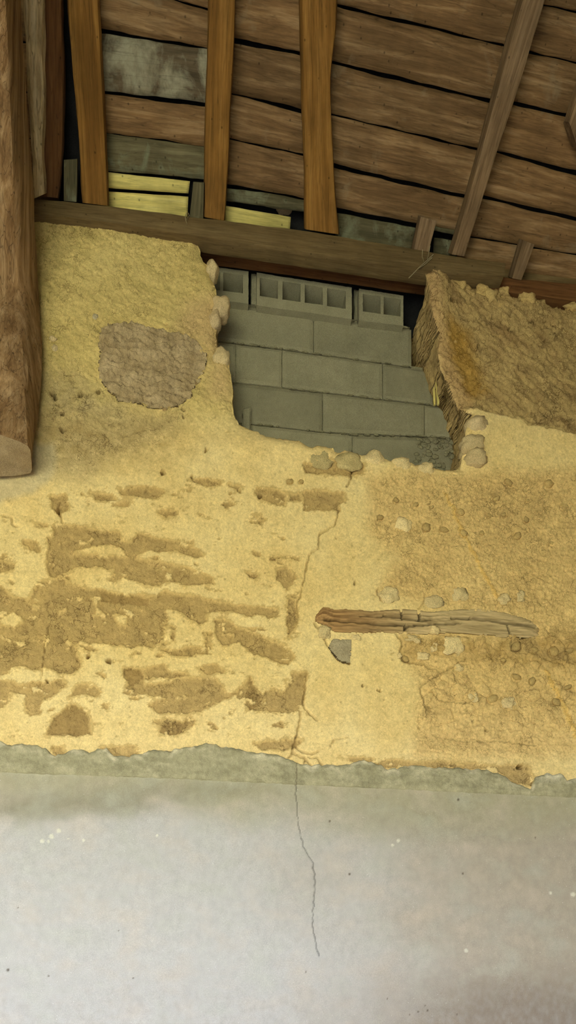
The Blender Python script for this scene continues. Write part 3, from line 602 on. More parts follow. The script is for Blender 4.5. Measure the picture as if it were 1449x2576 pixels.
def ren_c(X, Z, u, v, dt, db):
    n1 = fbm(X * 1.6, Z * 2.2, 321, 4); n2 = fbm(X * 5, Z * 8, 323, 5); n3 = fbm(X * 30, Z * 22, 325, 3)
    c = np.zeros(X.shape + (3,)) + lin(190, 186, 182)
    c = lerp(c, lin(170, 156, 136), sstep(550, 1350, u + 300 * n1) * 0.8)  # weaker light on the right side put into the render colour
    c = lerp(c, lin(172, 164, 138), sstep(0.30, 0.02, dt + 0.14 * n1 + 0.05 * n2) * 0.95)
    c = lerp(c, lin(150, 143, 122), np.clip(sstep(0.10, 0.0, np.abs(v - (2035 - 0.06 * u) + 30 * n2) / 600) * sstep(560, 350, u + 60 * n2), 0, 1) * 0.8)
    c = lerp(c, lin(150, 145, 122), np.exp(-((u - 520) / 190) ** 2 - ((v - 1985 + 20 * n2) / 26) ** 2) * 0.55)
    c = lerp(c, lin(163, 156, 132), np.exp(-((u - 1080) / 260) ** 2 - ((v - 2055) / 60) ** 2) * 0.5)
    c = lerp(c, lin(206, 190, 172), np.clip(1.3 * n2, 0, 1) * 0.5)
    c = lerp(c, lin(186, 186, 172), np.clip(-1.4 * n2, 0, 1) * 0.5)
    c = lerp(c, lin(134, 119, 107), sstep(2380, 2560, v + 60 * n2) * sstep(800, 1300, u + 80 * n1) * 0.75)  # shade of the lower right corner painted in
    c = lerp(c, lin(160, 152, 145), sstep(2380, 2560, v + 90 * n2) * np.clip(0.3 + 1.2 * n3, 0, 1) * 0.5)
    c = c * (1 + 0.09 * n3)[..., None]
    i = near(u, v, HAIR, 15); k = sstep(2.0, 0.6, segdist(u[i] + 2.5 * noise(X[i] * 40, Z[i] * 40, 311), v[i], HAIR)); c[i] = c[i] * (1 - 0.55 * k)[..., None]
    for a, b_, r in [(q0, q1, q2 * 0.62) for q0, q1, q2 in DOTS]:
        i = near(u, v, [(a, b_)], 2 * r); c[i] = lerp(c[i], lin(95, 82, 66), sstep(1.3, 0.6, np.hypot(u[i] - a, v[i] - b_) / r) * 0.85)
    for a, b_, r in [(q0, q1, q2 * 0.7) for q0, q1, q2 in WHITES]:
        i = near(u, v, [(a, b_)], 2 * r); c[i] = lerp(c[i], lin(226, 222, 202), sstep(1.2, 0.6, np.hypot(u[i] + 2 * noise(X[i] * 60, Z[i] * 60, 5) - a, v[i] - b_) / r) * 0.75)
    return c
low = [(a, b_ - 4) for a, b_ in BAND_B]
BOT = [(a, 2640) for a in (-700, 2200)]
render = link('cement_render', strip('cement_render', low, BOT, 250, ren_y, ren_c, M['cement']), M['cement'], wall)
tag(render, label='smooth pale grey cement render with a hairline crack')
# plinth of the same render below the picture, down to the floor
def box_bm(lo, hi, bevel=0.0):
    bm = bmesh.new(); bmesh.ops.create_cube(bm, size=1)
    for v in bm.verts: v.co = Vector([lo[k] + (v.co[k] + 0.5) * (hi[k] - lo[k]) for k in range(3)])
    if bevel: bmesh.ops.bevel(bm, geom=bm.edges[:], offset=bevel, segments=1, affect='EDGES')
    return bm
def from_bm(name, bm, mat, parent=None, loc=(0, 0, 0), smooth=False):
    me = bpy.data.meshes.new(name); bm.to_mesh(me); bm.free()
    if smooth: me.polygons.foreach_set('use_smooth', [True] * len(me.polygons))
    o = link(name, me, mat, parent, loc); return o
zlow = P(700, 2640)[2]
M['plinth'] = plain_mat('pale_cement', (0.50, 0.47, 0.42), (0.58, 0.55, 0.5), 3, 0.3, 0.001)
tag(from_bm('cement_plinth', box_bm((gx[0], 0.0, 0), (gx[-1], 0.36, zlow + 0.02)), M['plinth'], wall), label='plain cement at the foot of the wall')
M['grass'] = plain_mat('sunny_grass', (0.30, 0.29, 0.16), (0.42, 0.40, 0.25), 2)
tag(from_bm('floor', box_bm((-4.2, -6.6, -0.1), (4.2, 0.6, 0)), M['floor']), kind='structure')
tag(from_bm('ground', box_bm((-40, -60, -0.16), (40, 40, -0.11)), M['grass']), kind='structure')
ROOF0 = pB[0] + nrm * 0.085; RIDGE = 5.2
def roof_prof(x):                                                      # underside of the covering across the barn at this x
    z0 = ROOF0[2] + ax[2] / ax[0] * (x - ROOF0[0]) + 0.012; y0 = ROOF0[1]
    yr, zr = y0 + up[1] * RIDGE, z0 + up[2] * RIDGE
    zb_ = z0 + (0.52 - y0) / up[1] * up[2]; yf = -6.8
    return [(yf, -0.05), (0.52, -0.05), (0.52, zb_), (yr, zr), (yf, zr - (yr - yf) * math.tan(TH))]
def gable(name, x0, x1):
    bm = bmesh.new()
    a = [bm.verts.new((x0, y, z)) for y, z in roof_prof(x0)]; b_ = [bm.verts.new((x1, y, z)) for y, z in roof_prof(x1)]
    bm.faces.new(a); bm.faces.new(b_[::-1])
    for k in range(5): bm.faces.new((a[k], b_[k], b_[(k + 1) % 5], a[(k + 1) % 5]))
    bmesh.ops.recalc_face_normals(bm, faces=bm.faces[:]); tag(from_bm(name, bm, M['side']), kind='structure')
gable('wall_left', -4.4, -4.2); gable('wall_right', 4.2, 4.4)
bm = bmesh.new()
zl_, zr2 = roof_prof(-4.2)[4][1], roof_prof(4.2)[4][1]
for x0, x1, z0, za, zb2 in ((-4.2, DOOR[0], 0, DOOR[2], DOOR[2]), (DOOR[1], 4.2, 0, DOOR[2], DOOR[2]), (-4.2, 4.2, DOOR[2], zl_, zr2)):
    v = [bm.verts.new(p) for y in (-6.8, -6.6) for p in ((x0, y, z0), (x1, y, z0), (x1, y, zb2), (x0, y, za))]
    for f in ((0, 1, 2, 3), (7, 6, 5, 4), (0, 4, 5, 1), (1, 5, 6, 2), (2, 6, 7, 3), (3, 7, 4, 0)): bm.faces.new([v[k] for k in f])
bmesh.ops.recalc_face_normals(bm, faces=bm.faces[:])
tag(from_bm('wall_front', bm, M['side']), kind='structure')
for nm, x0, x1 in (('wall_back_outer_left', -4.2, gx[0]), ('wall_back_outer_right', gx[-1], 4.2)):
    tag(from_bm('earth_panel', box_bm((x0, 0.01, 0), (x1, 0.36, 5.15)), M['side'], wall), label='plain stretch of the earth wall')

# ---- roof: covering with its boards --------------------------------------------
def plank_mesh(tl, tr, br, bl, plane, thick=0.022, seed=0, nu=26, nv=5, wav=0.004, ragged=None):
    """a board whose lower face lies on the plane; corners are photo pixels"""
    c = [Q(*p, plane) for p in (tl, tr, br, bl)]
    return plank_from(c, plane[1], thick, seed, nu, nv, wav)
def plank_from(c, n, thick, seed, nu=26, nv=5, wav=0.004):
    tl, tr, br, bl = c
    org = (bl + br) / 2; axx = (tr + br) / 2 - (tl + bl) / 2; axx = axx / np.linalg.norm(axx)
    ayy = np.cross(n, axx); ayy /= np.linalg.norm(ayy); azz = np.cross(axx, ayy)
    R = np.stack([axx, ayy, azz], 1)
    loc = [(p - org) @ R for p in c]
    V = []; 
    for face in (0, 1):
        for j in range(nv + 1):
            t = j / nv
            for i in range(nu + 1):
                s = i / nu
                p = (loc[3] * (1 - s) + loc[2] * s) * (1 - t) + (loc[0] * (1 - s) + loc[1] * s) * t
                e = wav * 1.7 * float(fbm(np.array(p[0] * 6 + seed * 3.1), np.array(seed * 1.7 + t * 5), 401, 4)) * (1 if j in (0, nv) else 0.3)
                z = 0.004 * float(noise(np.array(p[0] * 3 + seed), np.array(t * 1.5 + seed * 2.3), 403)) + 0.0012 * float(noise(np.array(p[0] * 18 + seed), np.array(t * 9.0), 405))
                edge = 0.004 if (j in (0, nv) or i in (0, nu)) and face == 0 else 0
                V.append((p[0], p[1] + e, z + edge + thick * face))
    n1 = (nu + 1) * (nv + 1); Fq = []
    idx = lambda f, j, i: f * n1 + j * (nu + 1) + i
    for j in range(nv):
        for i in range(nu):
            Fq.append((idx(0, j, i), idx(0, j + 1, i), idx(0, j + 1, i + 1), idx(0, j, i + 1)))
            Fq.append((idx(1, j, i), idx(1, j, i + 1), idx(1, j + 1, i + 1), idx(1, j + 1, i)))
    for i in range(nu):
        Fq.append((idx(0, 0, i), idx(0, 0, i + 1), idx(1, 0, i + 1), idx(1, 0, i))); Fq.append((idx(0, nv, i + 1), idx(0, nv, i), idx(1, nv, i), idx(1, nv, i + 1)))
    for j in range(nv):
        Fq.append((idx(0, j + 1, 0), idx(0, j, 0), idx(1, j, 0), idx(1, j + 1, 0))); Fq.append((idx(0, j, nu), idx(0, j + 1, nu), idx(1, j + 1, nu), idx(1, j, nu)))
    return mesh_np('board', V, Fq), org, R
def place(o, org, R):
    o.rotation_mode = 'QUATERNION'; o.location = org; o.rotation_quaternion = Matrix([list(r) for r in R]).to_quaternion(); return o
s0 = pB[0] + nrm * 0.085
def cov(x, s): return s0 + ax * x + up * s
bm = bmesh.new(); rid = RIDGE
cs = [cov(-5, -0.55), cov(5, -0.55), cov(5, rid), cov(-5, rid)]
front = np.array([0, -math.cos(TH), -math.sin(TH)])
cs2 = [cs[3] + front * 4.0, cs[2] + front * 4.0]
thk = np.array([0, 0, 0.05])
prof_l = [cs[0], cs[3], cs2[0], cs2[0] + thk, cs[3] + thk, cs[0] + thk]; prof_r = [cs[1], cs[2], cs2[1], cs2[1] + thk, cs[2] + thk, cs[1] + thk]
vl = [bm.verts.new(c) for c in prof_l]; vr = [bm.verts.new(c) for c in prof_r]
for k in range(6): bm.faces.new((vl[k], vr[k], vr[(k + 1) % 6], vl[(k + 1) % 6]))
bm.faces.new((vl[0], vl[1], vl[4], vl[5])); bm.faces.new((vl[1], vl[2], vl[3], vl[4])); bm.faces.new((vr[1], vr[0], vr[5], vr[4])); bm.faces.new((vr[2], vr[1], vr[4], vr[3]))
bmesh.ops.recalc_face_normals(bm, faces=bm.faces[:])
bmo = bmesh.new(); vo = []  # unseen sheet added behind the wall to stop sky light leaking in
for y_ in (0.43, 0.52):
    for x_ in (-4.2, 4.2):
        zt_o = s0[2] - (nrm[0] * (x_ - s0[0]) + nrm[1] * (y_ - s0[1])) / nrm[2] + 0.012; vo += [bmo.verts.new((x_, y_, 0)), bmo.verts.new((x_, y_, zt_o))]
for f_ in ((0, 1, 3, 2), (4, 6, 7, 5), (1, 5, 7, 3), (0, 4, 5, 1), (2, 3, 7, 6), (0, 2, 6, 4)): bmo.faces.new([vo[k] for k in f_])
bmesh.ops.recalc_face_normals(bmo, faces=bmo.faces[:])
tag(from_bm('outer_light_seal', bmo, M['side'], wall), label='unseen outer sheet added to keep sky light out')
roof = from_bm('ceiling', bm, M['cover']); tag(roof, kind='structure', label='sloping timber boarded roof under dark covering')
nb = 0
def board(tl, tr, br, bl, mat='board', label=None, lift=0.0, thick=0.022, wav=0.004):
    global nb; nb += 1
    me, org, R = plank_mesh(tl, tr, br, bl, off_plane(0.10 + lift), thick, nb, wav=wav)
    o = place(link('board', me, M[mat]), org, R); child(o, roof)
    if label: o['label'] = label
    return o
def ext(seams, xl_, xr_):
    """seams: [(yl, yr, gap)] at pixel columns xl_, xr_; builds a board between each pair"""
    return [((xl_, a + g), (xr_, b_ + g2), (xr_, c), (xl_, d)) for (a, b_, g, g2), (d, c, _, _) in zip(seams[:-1], seams[1:])]
bays = {
 'L': (243, 540, [(-190, -140, 3, 3), (-62, 26, 4, 5), (70, 124, 12, 3), (226, 260, 9, 10), (331, 370, 2, 2), (427, 452, 0, 0)], ['board', 'board', 'mould', 'board', 'greenish']),
 'M': (570, 785, [(-200, -160, 3, 3), (-40, -5, 3, 3), (90, 136, 12, 10), (229, 281, 6, 9), (345, 394, 4, 4), (462, 503, 0, 0)], ['board'] * 5),
 'R': (825, 1310, [(-260, -165, 3, 3), (-120, -15, 3, 3), (3, 122, 9, 5), (149, 268, 10, 7), (284, 398, 5, 3), (408, 525, 10, 8), (518, 612, 0, 0)], ['board'] * 6),
 'RR': (1180, 1640, [(-150, -60, 3, 3), (-28, 65, 3, 3), (92, 195, 7, 8), (228, 332, 10, 12), (360, 478, 6, 14), (484, 590, 9, 10), (594, 672, 3, 3), (688, 740, 0, 0)], ['board'] * 7),
 'FL': (-420, 148, [(-190, -140, 3, 3), (-60, 0, 3, 3), (75, 110, 3, 3), (210, 235, 3, 3), (330, 350, 3, 3), (430, 450, 3, 3), (500, 520, 0, 0)], ['board'] * 6)}
def rx(y): return float(np.interp(y, [-240, 0, 100, 240, 370, 500, 600, 700], [1420, 1341, 1315, 1277, 1236, 1194, 1162, 1130]))
def cut(pt0, pt1, off):
    x = 1250.0
    for _ in range(12):
        y = pt0[1] + (pt1[1] - pt0[1]) * (x - pt0[0]) / (pt1[0] - pt0[0]); x = rx(y) + off
    return (x, y)
for k, (x0, x1, seams, mats) in bays.items():
    for (tl, tr, br, bl), mt in zip(ext(seams, x0, x1), mats):
        if k == 'R': tr, br = cut(tl, tr, 14), cut(bl, br, 14)
        if k == 'RR': tl, bl = cut(tl, tr, -14), cut(bl, br, -14)
        lift = {'L': 0.0, 'M': 0.004, 'R': 0.0, 'RR': 0.024, 'FL': 0.0}[k]
        board(tl, tr, br, bl, mt, {'mould': 'board blotched with pale grey mould', 'greenish': 'greenish weathered board'}.get(mt), lift)
# pale yellow boards at the eaves
board((268, 433), (478, 456), (474, 487), (268, 473), 'pale', 'pale yellow board at the eaves', -0.012, 0.018, 0.0015)
board((268, 482), (474, 495), (471, 560), (268, 545), 'pale', 'pale yellow board at the eaves', -0.012, 0.018, 0.0015)
board((560, 470), (785, 506), (785, 535), (556, 506), 'greenish', None, 0.0)
board((562, 517), (732, 546), (727, 610), (553, 585), 'pale', 'pale yellow board at the eaves', -0.012, 0.018, 0.0015)
board((845, 536), (1045, 572), (1040, 650), (845, 622), 'pale', 'pale yellow board at the eaves', -0.012, 0.018, 0.003).data.materials[0] = M['greenish']
board((1095, 568), (1150, 580), (1148, 592), (1092, 582), 'greenish', None, -0.004)
board((1092, 598), (1150, 608), (1150, 650), (1090, 640), 'greenish', None, -0.004)
# a few more rows up the slope, out of the picture
for r in range(3):
    for k in range(2):
        a0 = cov(-2.3 + 2.1 * k, 1.05 + 0.17 * r) - nrm * 0.085; a1 = cov(-0.22 + 2.1 * k, 1.05 + 0.17 * r) - nrm * 0.085
        me, org, R = plank_from([a0 + up * 0.16, a1 + up * 0.16, a1, a0], nrm, 0.022, 60 + r * 3 + k, 12, 3)
        child(place(link('board', me, M['board']), org, R), roof)

# ================================================================== TIMBERS
def hull(rings, mat, name, seed=0, amp=0.004, nseg=40, sub=5, corner=0.16, endmat=None, fr=(3, 14)):
    """rings: lists of four world points (a tube of quadrilaterals); resampled, corners rounded, hewn"""
    R0 = np.array(rings, float); m = len(R0)
    cen = R0.mean(1); seg = np.concatenate([[0], np.cumsum(np.linalg.norm(np.diff(cen, axis=0), axis=1))]); L = seg[-1]
    ts = np.linspace(0, L, nseg + 1)
    RR = np.stack([np.stack([np.interp(ts, seg, R0[:, k, d]) for d in range(3)], -1) for k in range(4)], 1)
    if m > 2:                                                          # soften the kinks
        for _ in range(3): RR[1:-1] = 0.25 * RR[:-2] + 0.5 * RR[1:-1] + 0.25 * RR[2:]
    axx = cen[-1] - cen[0]; axx /= np.linalg.norm(axx)
    e = R0[0, 1] - R0[0, 0]; ayy = e - axx * np.dot(e, axx); ayy /= np.linalg.norm(ayy); azz = np.cross(axx, ayy)
    Rm = np.stack([axx, ayy, azz], 1); org = cen[0]
    prof = []
    for k in range(4):
        for j in range(sub): prof.append((k, (k + 1) % 4, j / sub))
    npf = len(prof); V = []
    for i in range(nseg + 1):
        c = RR[i].mean(0)
        for pi, (a, b_, t) in enumerate(prof):
            p = RR[i, a] * (1 - t) + RR[i, b_] * t
            if t == 0: p = p + (c - p) * corner * 0.5
            d = p - c; dn = d / (np.linalg.norm(d) + 1e-9)
            ph = pi / npf * 7.0
            nz = float(fbm(np.array(ts[i] * fr[0] + seed * 5.3), np.array(math.sin(pi / npf * 2 * math.pi) * fr[1] * 0.12 + seed), 501, 3)) + 0.8 * float(noise(np.array(ts[i] * fr[0] * 3 + seed), np.array(math.cos(pi / npf * 2 * math.pi) * fr[1] * 0.35 + math.sin(pi / npf * 2 * math.pi) * fr[1] * 0.35 + 3.0), 503))
            V.append(((p + dn * amp * nz) - org) @ Rm)
    Fq = []
    for i in range(nseg):
        for k in range(npf): Fq.append((i * npf + k, i * npf + (k + 1) % npf, (i + 1) * npf + (k + 1) % npf, (i + 1) * npf + k))
    bm = bmesh.new(); bv = [bm.verts.new(v) for v in V]
    for f in Fq: bm.faces.new([bv[k] for k in f])
    caps = []
    for i in (0, nseg):
        ring = [bv[i * npf + k] for k in range(npf)]; c = bm.verts.new(sum((v.co for v in ring), Vector()) / npf)
        for k in range(npf): caps.append(bm.faces.new((ring[k], ring[(k + 1) % npf], c)))
    if endmat:
        for f in caps: f.material_index = 1
    bmesh.ops.recalc_face_normals(bm, faces=bm.faces[:])
    for f in bm.faces: f.smooth = True
    for ed_ in bm.edges:
        if len(ed_.link_faces) == 2 and ed_.calc_face_angle(0) > math.radians(38): ed_.smooth = False
    me = bpy.data.meshes.new(name); bm.to_mesh(me); bm.free()
    o = link(name, me, [mat, endmat] if endmat else mat)
    place(o, org, Rm); return o
def raft(left, right, name, mat, label, cat, depth=0.10, drop=0.0, seed=0, amp=0.004, n=14, group=None, endmat=None, corner=0.16, skew=0.0, nseg=40):
    """timber lying under the boards; its lower face follows two photo edges on the rafter plane"""
    pl = off_plane(-drop); L = np.array(left, float); Rr = np.array(right, float)
    rings = []
    for t in np.linspace(0, 1, n):
        yl = L[0, 1] + (L[-1, 1] - L[0, 1]) * t; yr = Rr[0, 1] + (Rr[-1, 1] - Rr[0, 1]) * t
        o1 = np.argsort(L[:, 1]); o2 = np.argsort(Rr[:, 1])
        a = Q(np.interp(yl, L[o1, 1], L[o1, 0]), yl, pl); b_ = Q(np.interp(yr, Rr[o2, 1], Rr[o2, 0]), yr, pl)
        rings.append([a, b_, b_ + nrm * depth + ax * skew, a + nrm * depth + ax * skew])
    o = hull(rings, mat, name, seed, amp, nseg=nseg, endmat=endmat, corner=corner)
    return tag(o, label, cat, group)
G = 'rafters under the roof boards'
raft([(205, 510), (195, 330), (180, 170), (168, 0), (150, -240)], [(272, 518), (268, 400), (257, 200), (247, 0), (240, -240)], 'rafter', M['rafter'], 'orange brown rafter beside the dark gap at the left, leaning left', 'rafter', seed=1, group=G)
raft([(513, 546), (515, 300), (522, 130), (525, 0), (530, -240)], [(566, 556), (572, 470), (577, 400), (581, 260), (588, 150), (593, 0), (600, -240)], 'rafter', M['rafter'], 'narrow orange brown rafter with a knot, right of the mouldy board', 'rafter', seed=2, group=G)
raft([(768, 577), (768, 420), (760, 250), (757, 0), (752, -240)], [(855, 590), (848, 530), (843, 470), (836, 330), (832, 200), (838, 140), (853, 50), (850, 0), (846, -240)], 'rafter', M['rafter'], 'widest orange brown rafter with wavy sides, near the middle', 'rafter', seed=3, group=G, amp=0.003)
raft([(1136, 640), (1160, 560), (1213, 370), (1248, 240), (1284, 100), (1314, 0), (1390, -240)], [(1170, 645), (1187, 590), (1215, 500), (1262, 350), (1310, 210), (1345, 90), (1372, 0), (1450, -240)], 'rafter', M['rafter_grey'], 'grey brown slanting rafter with a pale left edge, at the right', 'rafter', seed=4, group=G, depth=0.10)
raft([(102, 494), (108, 300), (104, 0), (100, -240)], [(146, 498), (155, 420), (160, 250), (157, 120), (155, 0), (150, -240)], 'rafter', M['red'], 'dark red brown split rafter between pale timber and dark gap', 'rafter', seed=5, group=G, amp=0.006)
raft([(84, 500), (80, 430), (74, 300), (64, 150), (58, 0), (52, -240)], [(112, 488), (106, 400), (111, 250), (108, 130), (106, 0), (104, -240)], 'gnarled_timber', M['pale_post'], 'pale gnarled rough timber just right of the big post', 'timber', depth=0.07, drop=0.075, seed=6, amp=0.009)
raft([(1432, 306), (1446, 262), (1470, 180)], [(1452, 370), (1500, 300), (1530, 200)], 'timber_stub', M['rafter_grey'], 'grey timber end poking in at the right edge of the roof', 'timber', depth=0.09, drop=0.0, seed=7, amp=0.003, n=6, nseg=16)
# short stubs standing on the wall plate
GS = 'short timber stubs on the wall plate'
def stub(left, right, label, mat, depth=0.085, seed=0, drop=0.0, endmat=None):
    raft(left, right, 'timber_stub', mat, label, 'timber', depth=depth, seed=seed, amp=0.002, n=5, group=GS, corner=0.08, nseg=12, drop=drop, endmat=endmat)
stub([(477, 549), (486, 458)], [(512, 553), (514, 460)], 'greenish stub next to the yellow boards, left of knotty rafter', M['greenish'], 0.075, 11)
stub([(1040, 632), (1058, 545)], [(1077, 637), (1100, 556)], 'slanted pale stub just left of the slanting grey rafter', M['rafter_grey'], 0.075, 12, 0.012, M['endgrain'])
stub([(1288, 700), (1316, 604)], [(1312, 705), (1345, 615)], 'pale faced stub beyond the end of the grey wall plate', M['rafter_grey'], 0.08, 13)
stub([(160, 505), (160, 402)], [(192, 508), (195, 400)], 'dim grey stub inside the dark gap at the left', M['greenish'], 0.05, 14)

# the wall plate (grey beam) with its visible end
def beam(top, bot, yf, depth, name, mat, label, cat, seed, amp=0.003, endmat=None, n=26, group=None, corner=0.12, slopeback=0.0, nseg=60):
    T = np.array(top, float); Bt = np.array(bot, float); rings = []
    for t in np.linspace(0, 1, n):
        xt = T[0, 0] + (T[-1, 0] - T[0, 0]) * t; xb = Bt[0, 0] + (Bt[-1, 0] - Bt[0, 0]) * t
        a = P(xt, np.interp(xt, T[:, 0], T[:, 1]), yf); b_ = P(xb, np.interp(xb, Bt[:, 0], Bt[:, 1]), yf)
        d = np.array([0, depth, 0]); rings.append([a, b_, b_ + d, a + d + np.array([0, 0, slopeback])])
    return tag(hull(rings, mat, name, seed, amp, nseg=nseg, endmat=endmat, corner=corner), label, cat, group)
beam([(-330, 462), (90, 498), (160, 504), (300, 520), (470, 541), (600, 557), (760, 577), (900, 600), (1010, 619), (1120, 640), (1200, 650), (1272, 660)],
     [(-330, 502), (90, 537), (200, 549), (370, 573), (510, 596), (640, 615), (760, 633), (900, 655), (1040, 676), (1160, 690), (1268, 694)], BEAM_Y, 0.075, 'wall_plate', M['beam'], 'long dusty grey wooden beam along the wall top, under the rafters', 'beam', 21, 0.003, M['endgrain'])
beam([(440, 560), (600, 582), (760, 605), (1130, 661)], [(440, 604), (560, 618), (760, 645), (1130, 702)], 0.045, 0.10, 'lintel_timber', M['red'], 'dark red brown timber directly above the hollow blocks', 'beam', 22, 0.002, n=10)
beam([(1225, 690), (1340, 702), (1560, 722), (1800, 745)], [(1225, 730), (1340, 742), (1560, 772), (1800, 800)], 0.03, 0.12, 'lintel_timber', M['red'], 'dark red brown timber on the wall top past the beam end', 'beam', 23, 0.002, n=10)
beam([(1195, 632), (1340, 650), (1560, 676), (1800, 705)], [(1195, 690), (1340, 706), (1560, 724), (1800, 748)], 0.09, 0.06, 'eaves_timber', M['beam'], 'greenish grey timber behind the stub at the right eaves', 'beam', 24, 0.002, n=10)

# the big post: a leaning hewn timber standing off the wall, seen from below
def post():
    FR = [(1125, 76), (1080, 74), (1000, 68), (900, 61), (640, 47), (300, 31), (0, 18), (-260, 8)]       # py, px of its front right edge
    BR = [(1190, 80), (1129, 84), (1101, 92), (1032, 102), (963, 109), (901, 114), (842, 111), (756, 104), (652, 101), (500, 92), (300, 73), (0, 56), (-260, 40)]
    rings = []
    for t in np.linspace(0, 1, 22):
        pyf = 1120 - 1380 * t; pyb = 1192 - 1452 * t
        lean = 0.58 * max(0.0, (700 - pyf) / 700) ** 1.0
        yf = -0.20 - lean; yb = -0.03 - lean * 0.93
        xf = np.interp(-pyf, [-a for a, _ in FR], [b_ for _, b_ in FR]); xb = np.interp(-pyb, [-a for a, _ in BR], [b_ for _, b_ in BR])
        cut = 70 if t == 0 else 0
        rings.append([P(-120, pyf - cut, yf), P(xf, pyf, yf), P(xb, pyb, yb), P(-90, pyb + (14 if t == 0 else 0), yb)])
    o = hull(rings, M['post'], 'post', 31, 0.007, nseg=70, sub=7, corner=0.12, endmat=M['endgrain'], fr=(2.5, 22))
    tag(o, 'big rough hewn red brown post at the left edge, cut off below', 'post')
post()

# ================================================================== BLOCK INFILL
YB = 0.20
def blk_pt(zx, zy, Y=YB): return P(480 + zx / 2.0125, 560 + zy / 2.0125, Y)
infill = link('block_infill', mesh_np('block_infill', *(lambda: (
    [P(500, 640, YB + 0.016), P(1250, 640, YB + 0.016), P(1250, 1250, YB + 0.016), P(500, 1250, YB + 0.016), P(500, 640, YB + 0.2), P(1250, 640, YB + 0.2), P(1250, 1250, YB + 0.2), P(500, 1250, YB + 0.2)],
    [(0, 3, 2, 1), (4, 5, 6, 7), (0, 1, 5, 4), (3, 7, 6, 2), (0, 4, 7, 3), (1, 2, 6, 5)]))(), smooth=False), M['mortar'])
# replaced below by the stepped mortar bed; see mortar mesh
def block(tl, tr, br, bl, Y=YB, depth=0.19, seed=0, nx=28, nz=12, rag=0.0022, name='concrete_block'):
    c = [blk_pt(*p, Y=Y) for p in (tl, tr, br, bl)]; org = (c[2] + c[3]) / 2 + np.array([0, depth / 2, 0])
    V = []
    for j in range(nz + 1):
        t = j / nz
        for i in range(nx + 1):
            s = i / nx; p = (c[3] * (1 - s) + c[2] * s) * (1 - t) + (c[0] * (1 - s) + c[1] * s) * t
            e = (j in (0, nz)) or (i in (0, nx))
            dx = rag * float(noise(np.array(p[0] * 60 + seed), np.array(p[2] * 60), 601)) if e else 0; dz = rag * float(noise(np.array(p[0] * 60), np.array(p[2] * 60 + seed), 603)) if e else 0
            dy = 0.005 if e else 0.0012 * float(noise(np.array(p[0] * 45 + seed), np.array(p[2] * 45), 605))
            V.append(p + np.array([dx, dy, dz]) - org)
    n = (nx + 1) * (nz + 1); V = V + [v + np.array([0, depth, 0]) for v in V]
    idx = lambda f, j, i: f * n + j * (nx + 1) + i; Fq = []
    for j in range(nz):
        for i in range(nx): Fq.append((idx(0, j, i), idx(0, j, i + 1), idx(0, j + 1, i + 1), idx(0, j + 1, i)))
    Fq.append((idx(1, 0, 0), idx(1, nz, 0), idx(1, nz, nx), idx(1, 0, nx)))
    for i in range(nx): Fq.append((idx(0, 0, i + 1), idx(0, 0, i), idx(1, 0, i), idx(1, 0, i + 1))); Fq.append((idx(0, nz, i), idx(0, nz, i + 1), idx(1, nz, i + 1), idx(1, nz, i)))
    for j in range(nz): Fq.append((idx(0, j, 0), idx(0, j + 1, 0), idx(1, j + 1, 0), idx(1, j, 0))); Fq.append((idx(0, j + 1, nx), idx(0, j, nx), idx(1, j, nx), idx(1, j + 1, nx)))
    o = link(name, mesh_np(name, V, Fq, smooth=False), M['block'], None, org); child(o, infill); return o
def line(pts): xs, ys = zip(*pts); return lambda x: float(np.interp(x, xs, ys))
L1t = line([(60, 392), (190, 408), (430, 440), (620, 473), (820, 500), (1110, 538), (1250, 556)]); L1b = line([(60, 583), (160, 596), (462, 632), (820, 686), (970, 704), (1118, 727)])
L2t = line([(60, 590), (160, 604), (462, 642), (820, 694), (970, 711), (1118, 735), (1240, 752)]); L2b = line([(60, 790), (215, 803), (460, 828), (800, 866), (970, 889), (1225, 918)])
L3t = line([(60, 798), (215, 811), (460, 838), (800, 876), (970, 897), (1225, 926), (1340, 938)]); L3b = line([(60, 990), (300, 1010), (500, 1035), (670, 1055), (820, 1069), (1180, 1077), (1345, 1090)])
L4t = line([(60, 1000), (300, 1020), (500, 1043), (670, 1063), (820, 1076), (1180, 1084), (1400, 1100)]); L4b = lambda x: L4t(x) + 200
g = 2.2
def course(t, b_, xs, seed):
    for k, (x0, x1) in enumerate(zip(xs[:-1], xs[1:])):
        block((x0 + g, t(x0)), (x1 - g, t(x1)), (x1 - g, b_(x1)), (x0 + g, b_(x0)), seed=seed + k * 7, nx=28 if x1 - x0 > 300 else 16)
course(L1t, L1b, [80, 622, 1120], 1); course(L2t, L2b, [40, 228, 462, 972, 1228], 20); course(L3t, L3b, [150, 668, 1184, 1342], 40); course(L4t, L4b, [270, 818, 1330, 1500], 60)
block((262, 935), (304, 925), (302, 1045), (262, 1045), Y=YB - 0.03, depth=0.05, seed=80, nx=6, nz=10, rag=0.004)
